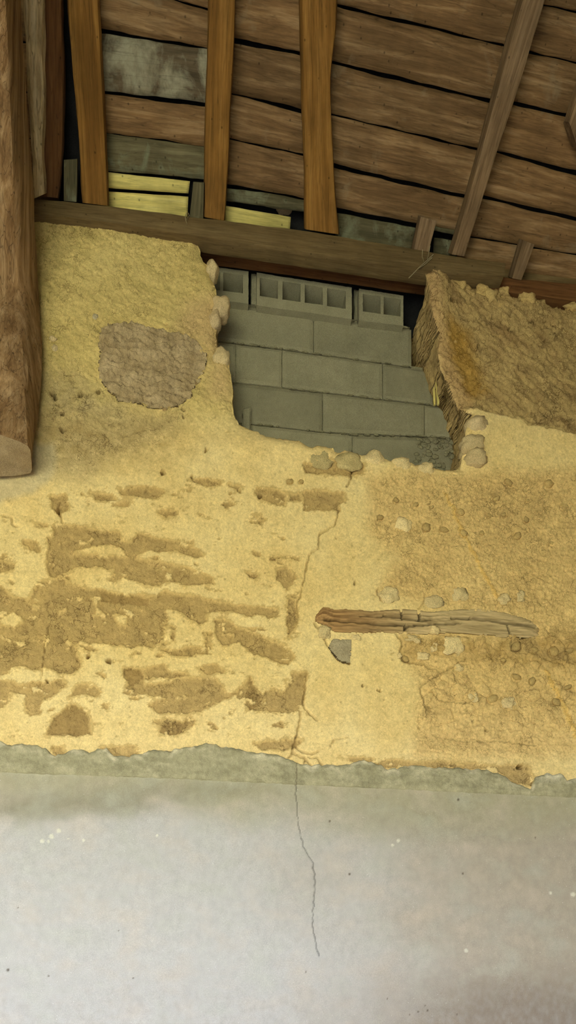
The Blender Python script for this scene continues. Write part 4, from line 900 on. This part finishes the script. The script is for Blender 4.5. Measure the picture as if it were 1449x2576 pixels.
# the mortar bed behind, in steps so that the gap at the right stays open
infill.data.clear_geometry()
def mortar_bed():
    bm = bmesh.new()
    for t, b_, x0, x1 in ((L1t, L1b, 60, 1108), (L2t, L2b, 40, 1212), (L3t, L3b, 60, 1326), (L4t, L4b, 200, 1500)):
        n = 10
        for k in range(n):
            a, c = x0 + (x1 - x0) * k / n, x0 + (x1 - x0) * (k + 1) / n
            pts = [blk_pt(a, t(a) - 8, YB + 0.014), blk_pt(c, t(c) - 8, YB + 0.014), blk_pt(c, b_(c) + 4, YB + 0.014), blk_pt(a, b_(a) + 4, YB + 0.014)]
            f = [bm.verts.new(p) for p in pts]; r = [bm.verts.new(p + np.array([0, 0.17, 0])) for p in pts]
            bm.faces.new(f[::-1]); bm.faces.new(r)
            for i in range(4): bm.faces.new((f[i], f[(i + 1) % 4], r[(i + 1) % 4], r[i]))
    bmesh.ops.recalc_face_normals(bm, faces=bm.faces[:])
    bm.to_mesh(infill.data); bm.free()
mortar_bed()
tag(infill, 'grey concrete block infill wall closing the broken opening', 'block wall')
# mortar squeezed out along the beds, as lumps on the wall of blocks
def squeeze():
    bm = bmesh.new(); rnd = random.Random(5)
    for ln, x0, x1 in ((L1t, 190, 1100), (L2t, 160, 1110), (L3t, 220, 1220), (L4t, 310, 1330)):
        x = x0
        while x < x1:
            wdt = rnd.uniform(12, 60)
            if rnd.random() < 0.62:
                hgt = rnd.uniform(3, 8); y = ln(x) - 3; c = blk_pt(x + wdt / 2, y - ln(x) + ln(x + wdt / 2), YB - 0.002)
                r = bmesh.ops.create_icosphere(bm, subdivisions=2, radius=1)
                for v in r['verts']:
                    k = 1 + 0.35 * float(noise(np.array(v.co.x * 2 + x), np.array(v.co.z * 2 + v.co.y), 701))
                    v.co = Vector((c[0] + v.co.x * wdt / 2.0125 / 2 / 513 * k, c[1] + v.co.y * 0.008 * k, c[2] + (v.co.z * hgt / 2.0125 / 2 / 513 - v.co.x * wdt / 2.0125 / 2 / 513 * 0.0) * k))
            x += wdt + rnd.uniform(0, 20)
    for k in range(60):                                                # spilled mortar at the lower right
        zx, zy = rnd.uniform(1140, 1400), rnd.uniform(1090, 1240); c = blk_pt(zx, zy, YB - 0.002 - 0.02 * rnd.random() * (zx - 1140) / 260)
        r = bmesh.ops.create_icosphere(bm, subdivisions=2, radius=rnd.uniform(0.005, 0.013))
        for v in r['verts']:
            kk = 1 + 0.5 * float(noise(np.array(v.co.x * 90 + k), np.array(v.co.z * 90 + v.co.y * 50), 703)); v.co = Vector((c[0] + v.co.x * kk * 1.5, c[1] + v.co.y * kk * 0.5, c[2] + v.co.z * kk))
    o = from_bm('mortar_squeeze', bm, M['mortar'], smooth=True); child(o, infill); o['kind'] = 'stuff'; o['label'] = 'rough mortar squeezed from the joints'
squeeze()
# hollow blocks laid on their sides along the top, their cores facing out
def hollow(x0, x1, top, bot, cores, seed, lug=None, Y=YB - 0.035, depth=0.20, name='hollow_block'):
    """zoomed pixel columns; top/bot are line functions; cores = [(xa, xb)] with core top/bottom margins"""
    xs = sorted(set([x0, x1] + [v for c in cores for v in c])); tm, bmn = 0.14, 0.30
    rows_ = [0, tm, 1 - bmn, 1]
    pt = lambda x, t, y: blk_pt(x, top(x) * (1 - t) + bot(x) * t, Y) + np.array([0, y, 0])
    org = pt((x0 + x1) / 2, 1, depth / 2); bm = bmesh.new(); vc = {}
    def vert(x, t, y):
        k = (round(x, 2), round(t, 4), y)
        if k not in vc:
            p = pt(x, t, y); n_ = 0.0016
            p = p + np.array([n_ * float(noise(np.array(p[0] * 70 + seed), np.array(p[2] * 70), 801)), 0, n_ * float(noise(np.array(p[0] * 70), np.array(p[2] * 70 + seed), 803))])
            vc[k] = bm.verts.new(p - org)
        return vc[k]
    X = []
    for a, b_ in zip(xs[:-1], xs[1:]):
        n = max(1, int((b_ - a) / 14)); X += [a + (b_ - a) * k / n for k in range(n)]
    X.append(x1)
    T = []
    for a, b_ in zip(rows_[:-1], rows_[1:]):
        n = 5 if b_ - a > 0.3 else 2; T += [a + (b_ - a) * k / n for k in range(n)]
    T.append(1.0)
    def iscore(xm, tmid): return tm < tmid < 1 - bmn and any(a < xm < b_ for a, b_ in cores)
    nX, nT = len(X) - 1, len(T) - 1
    solid = [[not iscore((X[i] + X[i + 1]) / 2, (T[j] + T[j + 1]) / 2) for j in range(nT)] for i in range(nX)]
    S = lambda i, j: 0 <= i < nX and 0 <= j < nT and solid[i][j]
    for i in range(nX):
        for j in range(nT):
            x_, x2, t_, t2 = X[i], X[i + 1], T[j], T[j + 1]
            if S(i, j):
                bm.faces.new((vert(x_, t2, 0), vert(x2, t2, 0), vert(x2, t_, 0), vert(x_, t_, 0)))
                for cond, e in ((not S(i - 1, j), ((x_, t_), (x_, t2))), (not S(i + 1, j), ((x2, t2), (x2, t_))), (not S(i, j - 1), ((x2, t_), (x_, t_))), (not S(i, j + 1), ((x_, t2), (x2, t2)))):
                    if cond: (a, b1), (c, d) = e; bm.faces.new((vert(a, b1, 0), vert(a, b1, depth), vert(c, d, depth), vert(c, d, 0)))
            else:
                bm.faces.new((vert(x_, t2, depth * 0.93), vert(x2, t2, depth * 0.93), vert(x2, t_, depth * 0.93), vert(x_, t_, depth * 0.93)))
            bm.faces.new((vert(x_, t_, depth), vert(x2, t_, depth), vert(x2, t2, depth), vert(x_, t2, depth)))
    bmesh.ops.recalc_face_normals(bm, faces=bm.faces[:])
    o = from_bm(name, bm, M['block'], None, org); child(o, infill); return o
L0t = line([(60, 214), (150, 228), (300, 247), (450, 272), (815, 328), (1076, 370)]); L0b = line([(60, 378), (145, 392), (300, 412), (450, 436), (640, 462), (815, 490), (1080, 524)])
hollow(60, 292, L0t, L0b, [(70, 148), (164, 264)], 1)
hollow(334, 815, L0t, L0b, [(349, 441), (464, 556), (577, 668), (690, 784)], 2)
hollow(852, 1076, L0t, L0b, [(871, 961), (976, 1062)], 3)
# end lugs recessed beside the middle and right block
def lug(x0, x1, dy, seed): block((x0, L0t(x0) + 4), (x1, L0t(x1) + 4), (x1, L0b(x1) - 6), (x0, L0b(x0) - 6), Y=YB - 0.035 + dy, depth=0.12, seed=seed, nx=5, nz=10, rag=0.003, name='block_lug')
lug(306, 336, 0.028, 91); lug(828, 854, 0.045, 92)

# two pale splinters of wood wedged beside the blocks
def stick(pts, r, name, mat, label, cat, group=None, sides=6, flat=1.0, seed=1):
    rings = []
    for k, p in enumerate(pts):
        rr = r * (0.75 if k in (0, len(pts) - 1) else 1); p = np.array(p)
        rings.append([p + np.array([-rr, -rr * flat, 0]), p + np.array([rr, -rr * flat, 0]), p + np.array([rr, rr * flat, 0]), p + np.array([-rr, rr * flat, 0])])
    return tag(hull(rings, mat, name, seed, r * 0.15, nseg=14, sub=2), label, cat, group)
stick([blk_pt(1233, 925, 0.185), blk_pt(1231, 860, 0.165), blk_pt(1236, 800, 0.155)], 0.006, 'wood_splinter', M['pale'], 'left one of two pale wood splinters wedged beside the blocks', 'splinter', seed=41)
stick([blk_pt(1252, 922, 0.18), blk_pt(1249, 850, 0.15), blk_pt(1241, 790, 0.13)], 0.007, 'wood_splinter', M['pale'], 'right one of two pale wood splinters wedged beside the blocks', 'splinter', seed=42)

# ================================================================== PIECES SET IN THE EARTH WALL
# mortar patch
def patch_mesh(poly, name, mat, lift, amp, col1, col2, step=0.0045, seed=0, warp=1.0, dome=0.02, strata=0.0):
    w = np.array([P(a, b_)[[0, 2]] for a, b_ in poly]); x0, z0 = w.min(0) - 0.01; x1, z1 = w.max(0) + 0.01
    xs = np.arange(x0, x1, step); zs = np.arange(z0, z1, step); X, Z = np.meshgrid(xs, zs)
    u, v = proj(X, 0 * X, Z); u2 = u + warp * (4 * noise(X * 25, Z * 25, 3 + seed) + 3 * noise(X * 70, Z * 70, 4)); v2 = v + warp * (4 * noise(X * 25, Z * 25, 5 + seed) + 3 * noise(X * 70, Z * 70, 6))
    ins_ = inpoly(u2, v2, poly); d = segdist(u2, v2, list(poly) + [poly[0]]) / 540.0
    lines = 0
    if strata:
        s_ = (Z + 0.12 * X) * 26 + 1.6 * fbm(X * 6, Z * 6, 905 + seed, 3); fr_ = s_ - np.floor(s_); lines = strata * (fr_ ** 0.7 - 0.5)
    ixx = np.clip(np.searchsorted(gx, X), 0, len(gx) - 1); izz = np.clip(np.searchsorted(gz, Z), 0, len(gz) - 1); lift = lift + HS[izz, ixx]
    h = lift + amp * fbm(X * 16, Z * 22, 901 + seed, 5, 0.6) + 0.4 * amp * fbm(X * 60, Z * 60, 903 + seed, 3) + lines - dome * np.exp(-d / 0.012)
    kp = ins_[:-1, :-1] & ins_[1:, :-1] & ins_[:-1, 1:] & ins_[1:, 1:]
    ids = np.arange(X.size).reshape(X.shape)
    qd = np.stack([ids[:-1, :-1], ids[:-1, 1:], ids[1:, 1:], ids[1:, :-1]], -1)[kp]
    used_ = np.unique(qd); r_ = -np.ones(X.size, int); r_[used_] = np.arange(len(used_))
    f = np.clip(0.5 + 1.3 * fbm(X * 11, Z * 14, 907 + seed, 4), 0, 1)[..., None]; cc = col1 * (1 - f) + col2 * f
    Vv = np.stack([X, -h, Z], -1).reshape(-1, 3)[used_]; org = np.array([(x0 + x1) / 2, 0, z0])
    qd = r_[qd]
    # skirt running back into the wall
    e = np.sort(np.concatenate([qd[:, [0, 1]], qd[:, [1, 2]], qd[:, [2, 3]], qd[:, [3, 0]]]), axis=1); un_, ct_ = np.unique(e, axis=0, return_counts=True); b2 = un_[ct_ == 1]
    bvx = np.unique(b2); mp = -np.ones(len(Vv), int); mp[bvx] = np.arange(len(bvx)) + len(Vv)
    sk = Vv[bvx].copy(); sk[:, 1] = 0.07
    Vv = np.concatenate([Vv, sk]); qd = np.concatenate([qd, np.stack([b2[:, 0], b2[:, 1], mp[b2[:, 1]], mp[b2[:, 0]]], -1)])
    cc = cc.reshape(-1, 3)[used_]; cc = np.concatenate([cc, cc[bvx]])
    o = link(name, mesh_np(name, Vv - org, qd, cc), mat, None, org); return o
pt_ = patch_mesh(PATCH, 'mortar_patch', M['patch'], 0.005, 0.019, lin(170, 148, 112), lin(200, 178, 142), seed=1, strata=0.012, dome=0.004); child(pt_, wall); pt_['label'] = 'rough grey brown mortar patch filling a hole'
sl = patch_mesh(B([(222,916),(322,922),(312,1042),(258,1032),(198,958)]), 'stone', M['slate'], 0.010, 0.004, lin(140, 125, 95), lin(160, 145, 112), seed=2, warp=0.4, dome=0.005); child(sl, wall); sl['label'] = 'dark grey angular stone'
# the embedded timber
def lintel():
    T = np.array(LINTEL_T); Bt = np.array(LINTEL_B); o = patch_mesh(LINTEL, 'embedded_timber', M['lintel'], 0.004, 0.003, lin(140, 110, 75), lin(170, 150, 120), seed=3, warp=0.35, dome=0.012)
    me = o.data; n = len(me.vertices); co = np.zeros(n * 3, np.float32); me.vertices.foreach_get('co', co); co = co.reshape(-1, 3)
    wp = co + np.array(o.location); u, v = proj(wp[:, 0], 0 * wp[:, 0], wp[:, 2])
    tt = np.interp(u, T[:, 0], T[:, 1]); bb = np.interp(u, Bt[:, 0], Bt[:, 1]); k = (v - tt) / (bb - tt)
    front_ = co[:, 1] < 0.036
    ixx = np.clip(np.searchsorted(gx, wp[:, 0]), 0, len(gx) - 1); izz = np.clip(np.searchsorted(gz, wp[:, 2]), 0, len(gz) - 1)
    h = HS[izz, ixx] + 0.007 * np.sqrt(np.clip(1 - (2 * k - 1) ** 2, 0, 1)) + 0.0025 * fbm(wp[:, 0] * 5, k * 9, 951, 4) + 0.002 * noise(wp[:, 0] * 14, k * 22, 953)
    crack_dark = np.zeros(n); wob = 4 * noise(wp[:, 0] * 18, 0 * u, 957)
    for pts, wd, dp in ((B([(185,822),(330,832),(480,845),(580,848)]), 3.0, 0.022), (B([(480,803),(570,812),(660,825),(720,818)]), 2.6, 0.018), (B([(590,855),(720,845),(860,840)]), 2.2, 0.014), (B([(820,815),(910,815),(1000,822),(1110,838),(1250,850)]), 2.8, 0.018),
                    (B([(568,768),(570,820)]), 2.2, 0.008), (B([(655,770),(662,825)]), 3.0, 0.012), (B([(585,845),(588,890)]), 2.4, 0.012), (B([(1098,840),(1120,905)]), 1.8, 0.006), (B([(360,805),(470,808)]), 1.6, 0.007)):
        m_c = sstep(wd * 1.5, wd * 0.5, segdist(u, v + wob * 0.4, pts)); h -= 1.6 * dp * m_c; crack_dark = np.maximum(crack_dark, m_c)
    h -= 0.03 * sstep(7, 3.5, np.hypot(u - B([(592, 868)])[0][0], v - B([(592, 868)])[0][1])); h -= 0.02 * sstep(5, 2, np.hypot(u - B([(918, 815)])[0][0], v - B([(918, 815)])[0][1]))
    h -= 0.05 * sstep(1330, 1400, u)
    co[:, 1] = np.where(front_, -h, co[:, 1]); me.vertices.foreach_set('co', co.ravel())
    # reddish at the left, bleached at the right
    f = sstep(820, 1120, u + 60 * fbm(wp[:, 0] * 3, k * 6, 955, 3)); g_ = np.clip(0.5 + 1.5 * fbm(wp[:, 0] * 4, k * 14, 959, 4), 0, 1)
    cA = lin(128, 96, 62) * (1 - g_[:, None]) + lin(184, 146, 98) * g_[:, None]; cB = lin(168, 146, 106) * (1 - g_[:, None]) + lin(203, 180, 138) * g_[:, None]
    c = cA * (1 - f[:, None]) + cB * f[:, None]
    c = c * 1.14 * (1 - 0.72 * crack_dark[:, None])  # colour darkened along the cracks
    at = me.color_attributes['tint']; at.data.foreach_set('color', np.concatenate([c, np.ones((n, 1))], 1).astype(np.float32).ravel())
    me.update()
    tag(o, 'cracked bleached timber set in the yellow earth wall, lying level', 'timber')
    return o
def f_gray(u, v): return 0.0 * u
# timber surface: fine grain over the tint
def grain_tint():
    m, nt, b = nodes('bleached_embedded_oak', 0.9)
    at = nd(nt, 'ShaderNodeAttribute', attribute_name='tint'); tc = nd(nt, 'ShaderNodeTexCoord')
    mp = nd(nt, 'ShaderNodeMapping'); mp.inputs['Scale'].default_value = (3, 40, 60); nt.links.new(tc.outputs['Object'], mp.inputs[0])
    n1 = noise_node(nt, mp.outputs[0], 2.0, 6, 0.7, 0.4); r = ramp(nt, n1.outputs[0], [(0.28, (0.5,) * 3), (0.5, (1,) * 3), (0.75, (1.3,) * 3)])
    nt.links.new(mix(nt, at.outputs['Color'], r.outputs[0], 0.9, 'MULTIPLY'), b.inputs['Base Color']); bump(nt, b, n1.outputs[0], 0.9, 0.004); return m
M['lintel'] = grain_tint()
lintel()

def rock(px, py, rx, ry, mat, seed, Y=None, proud=0.5, name='stone', tilt=0.0, depth=None, rough_=0.28, label=None, parent=wall, sub=3, square=0.0):
    y = wall_y(px, py) if Y is None else Y
    k = (y - CAMY) / F; c = P(px, py, y); sx, sz = rx * k, ry * k; sy = depth or min(sx, sz)
    bm = bmesh.new(); bmesh.ops.create_icosphere(bm, subdivisions=sub, radius=1)
    for v in bm.verts:
        d = v.co.normalized(); n_ = 1 + rough_ * float(noise(np.array(d.x * 1.4 + seed * 3.3 + d.y), np.array(d.z * 1.4 + seed * 1.1 - d.y * 0.7), 1001)) + 0.3 * rough_ * float(noise(np.array(d.x * 4 + seed), np.array(d.z * 4 + d.y * 3), 1003))
        if square: m_ = max(abs(d.x), abs(d.y), abs(d.z)); n_ *= (1 - square) + square / m_ * 0.85
        x, z = d.x * sx * n_, d.z * sz * n_; ca, sa = math.cos(tilt), math.sin(tilt)
        v.co = Vector((x * ca - z * sa, d.y * sy * n_, x * sa + z * ca))
    org = c + np.array([0, sy * (1 - 2 * proud) , 0])
    o = from_bm(name, bm, mat, None, org, smooth=True); child(o, parent)
    if label: o['label'] = label
    return o
for k, (a, b_, r) in enumerate(PEBBLES):
    e = 0.75 + 0.25 * math.sin(k * 2.1)
    rock(a, b_, r * 1.05, r * e, M['pebble'], k, Y=float(np.interp(0, [0, 1], [wall_y(a + r * 2.2, b_ + r * 1.5), 0])) + 0.002, proud=0.34, name='pebble', tilt=0.6 * math.sin(k * 1.7), depth=r * 0.0019 * 0.55, rough_=0.3, sub=2)
rock(1015, 1318, 24, 19, M['lump'], 51, proud=0.35, name='pebble', depth=0.02, label='large pale pebble')
# cobbles bedded in the broken edge of the opening
rock(533, 686, 17, 22, M['stone'], 61, Y=0.03, proud=0.5, depth=0.05, square=0.3, label='rounded buff stone in the broken edge')
rock(555, 783, 24, 24, M['pinkstone'], 62, Y=0.02, proud=0.55, depth=0.05, square=0.35, label='pinkish faceted stone in the broken edge')
rock(540, 812, 17, 20, M['pinkstone'], 63, Y=0.02, proud=0.5, depth=0.05)
rock(556, 905, 24, 22, M['stone'], 64, Y=0.02, proud=0.5, depth=0.04)
rock(1197, 1076, 31, 23, M['pinkstone'], 65, Y=0.0, proud=0.5, depth=0.05, tilt=0.35, label='buff stone right of the blocks')
rock(1186, 1122, 36, 20, M['stone'], 66, Y=0.0, proud=0.5, depth=0.05, tilt=0.3, square=0.5, label='wedge shaped stone right of the blocks')
rock(1195, 1156, 30, 24, M['stone'], 67, Y=0.0, proud=0.5, depth=0.05)
rock(806, 1155, 36, 25, M['sill'], 68, Y=0.006, proud=0.4, depth=0.022, rough_=0.35, square=0.6)
rock(878, 1164, 38, 24, M['sill'], 69, Y=0.006, proud=0.4, depth=0.022, rough_=0.35, square=0.6)
rock(942, 1156, 26, 20, M['lump'], 70, Y=0.014, proud=0.5, depth=0.03); rock(1010, 1168, 24, 18, M['lump'], 71, Y=0.014, proud=0.5, depth=0.03); rock(1070, 1182, 24, 16, M['lump'], 72, Y=0.014, proud=0.5, depth=0.03)
# lumps round the embedded timber
for k, (zx, zy, rx, ry) in enumerate([(835, 950, 56, 52), (512, 700, 54, 42), (740, 870, 24, 22), (560, 1000, 14, 14), (630, 915, 44, 22), (735, 960, 20, 26), (180, 880, 36, 36), (345, 910, 26, 18), (740, 730, 58, 36), (860, 690, 46, 40), (1090, 715, 34, 26), (930, 1205, 30, 30), (860, 1060, 24, 18), (1110, 1235, 38, 32), (680, 1000, 34, 20), (1170, 700, 24, 34)]):
    a, b_ = B([(zx, zy)])[0]; rock(a, b_, rx / 2, ry / 2, M['lump'], 80 + k, Y=-0.002 if k not in (2,) else -0.012, proud=0.3, depth=0.018, rough_=0.5, square=0.25)
rock(240, 797, 8, 8, M['slate'], 120, proud=0.4, name='pebble', depth=0.01); rock(133, 852, 9, 6, M['stone'], 121, proud=0.4, name='pebble', depth=0.01); rock(138, 876, 8, 9, M['stone'], 122, proud=0.4, name='pebble', depth=0.01)
# stones along the top right of the wall
for k, (a, b_, rx, ry) in enumerate([(1158, 716, 26, 16), (1100, 706, 22, 14), (1215, 728, 20, 14), (1236, 742, 18, 16), (1330, 748, 24, 14), (1440, 768, 20, 12), (1270, 730, 14, 10)]):
    rock(a, b_, rx, ry, M['pebble'], 130 + k, Y=0.012, proud=0.25, depth=0.02, rough_=0.5, square=0.3)
# loose pale stone lying on the eaves board
o = rock(714, 526, 20, 10, M['pinkstone'], 140, Y=0.05, proud=0.5, depth=0.02, parent=wall, square=0.3, name='loose_stone')
o.parent = None; o.matrix_parent_inverse = Matrix(); tag(o, 'small pale stone lying above the yellow eaves board', 'stone')

# twine ends hanging on the beam
def twine(pts, r, name, label, seed):
    org = np.array(pts[0][0]); bm = bmesh.new()
    for ln in pts:
        ring0 = None
        for k, p in enumerate(ln):
            t = np.array(ln[min(k + 1, len(ln) - 1)]) - np.array(ln[max(k - 1, 0)]); t /= np.linalg.norm(t)
            u = np.cross(t, [0, 1, 0]); u /= np.linalg.norm(u); v = np.cross(t, u)
            ring = [bm.verts.new(np.array(p) - org + (u * math.cos(a) + v * math.sin(a)) * r) for a in (0, 1.257, 2.513, 3.77, 5.027)]
            if ring0:
                for q_ in range(5): bm.faces.new((ring0[q_], ring0[(q_ + 1) % 5], ring[(q_ + 1) % 5], ring[q_]))
            else: bm.faces.new(ring)
            ring0 = ring
        bm.faces.new(ring0[::-1])
    return tag(from_bm(name, bm, M['cord'], None, org, smooth=True), label, 'twine')
yb = BEAM_Y - 0.006
twine([[P(470, 535, yb), P(466, 545, yb - .004), P(468, 556, yb), P(471, 566, yb)], [P(474, 536, yb), P(476, 543, yb - .004), P(470, 552, yb - .002)]], 0.0016, 'twine', 'short wisp of twine looped over the grey beam, left end', 1)
twine([[P(1063, 628, yb), P(1062, 645, yb), P(1066, 658, yb - .002)], [P(1082, 618, yb), P(1078, 640, yb), P(1075, 652, yb)], [P(1090, 640, yb), P(1075, 655, yb), P(1055, 672, yb), P(1040, 688, yb), P(1028, 700, -0.02)], [P(1087, 648, yb), P(1070, 664, yb), P(1052, 677, yb)]], 0.0018, 'twine', 'loose twine hanging across the grey beam, right end', 2)
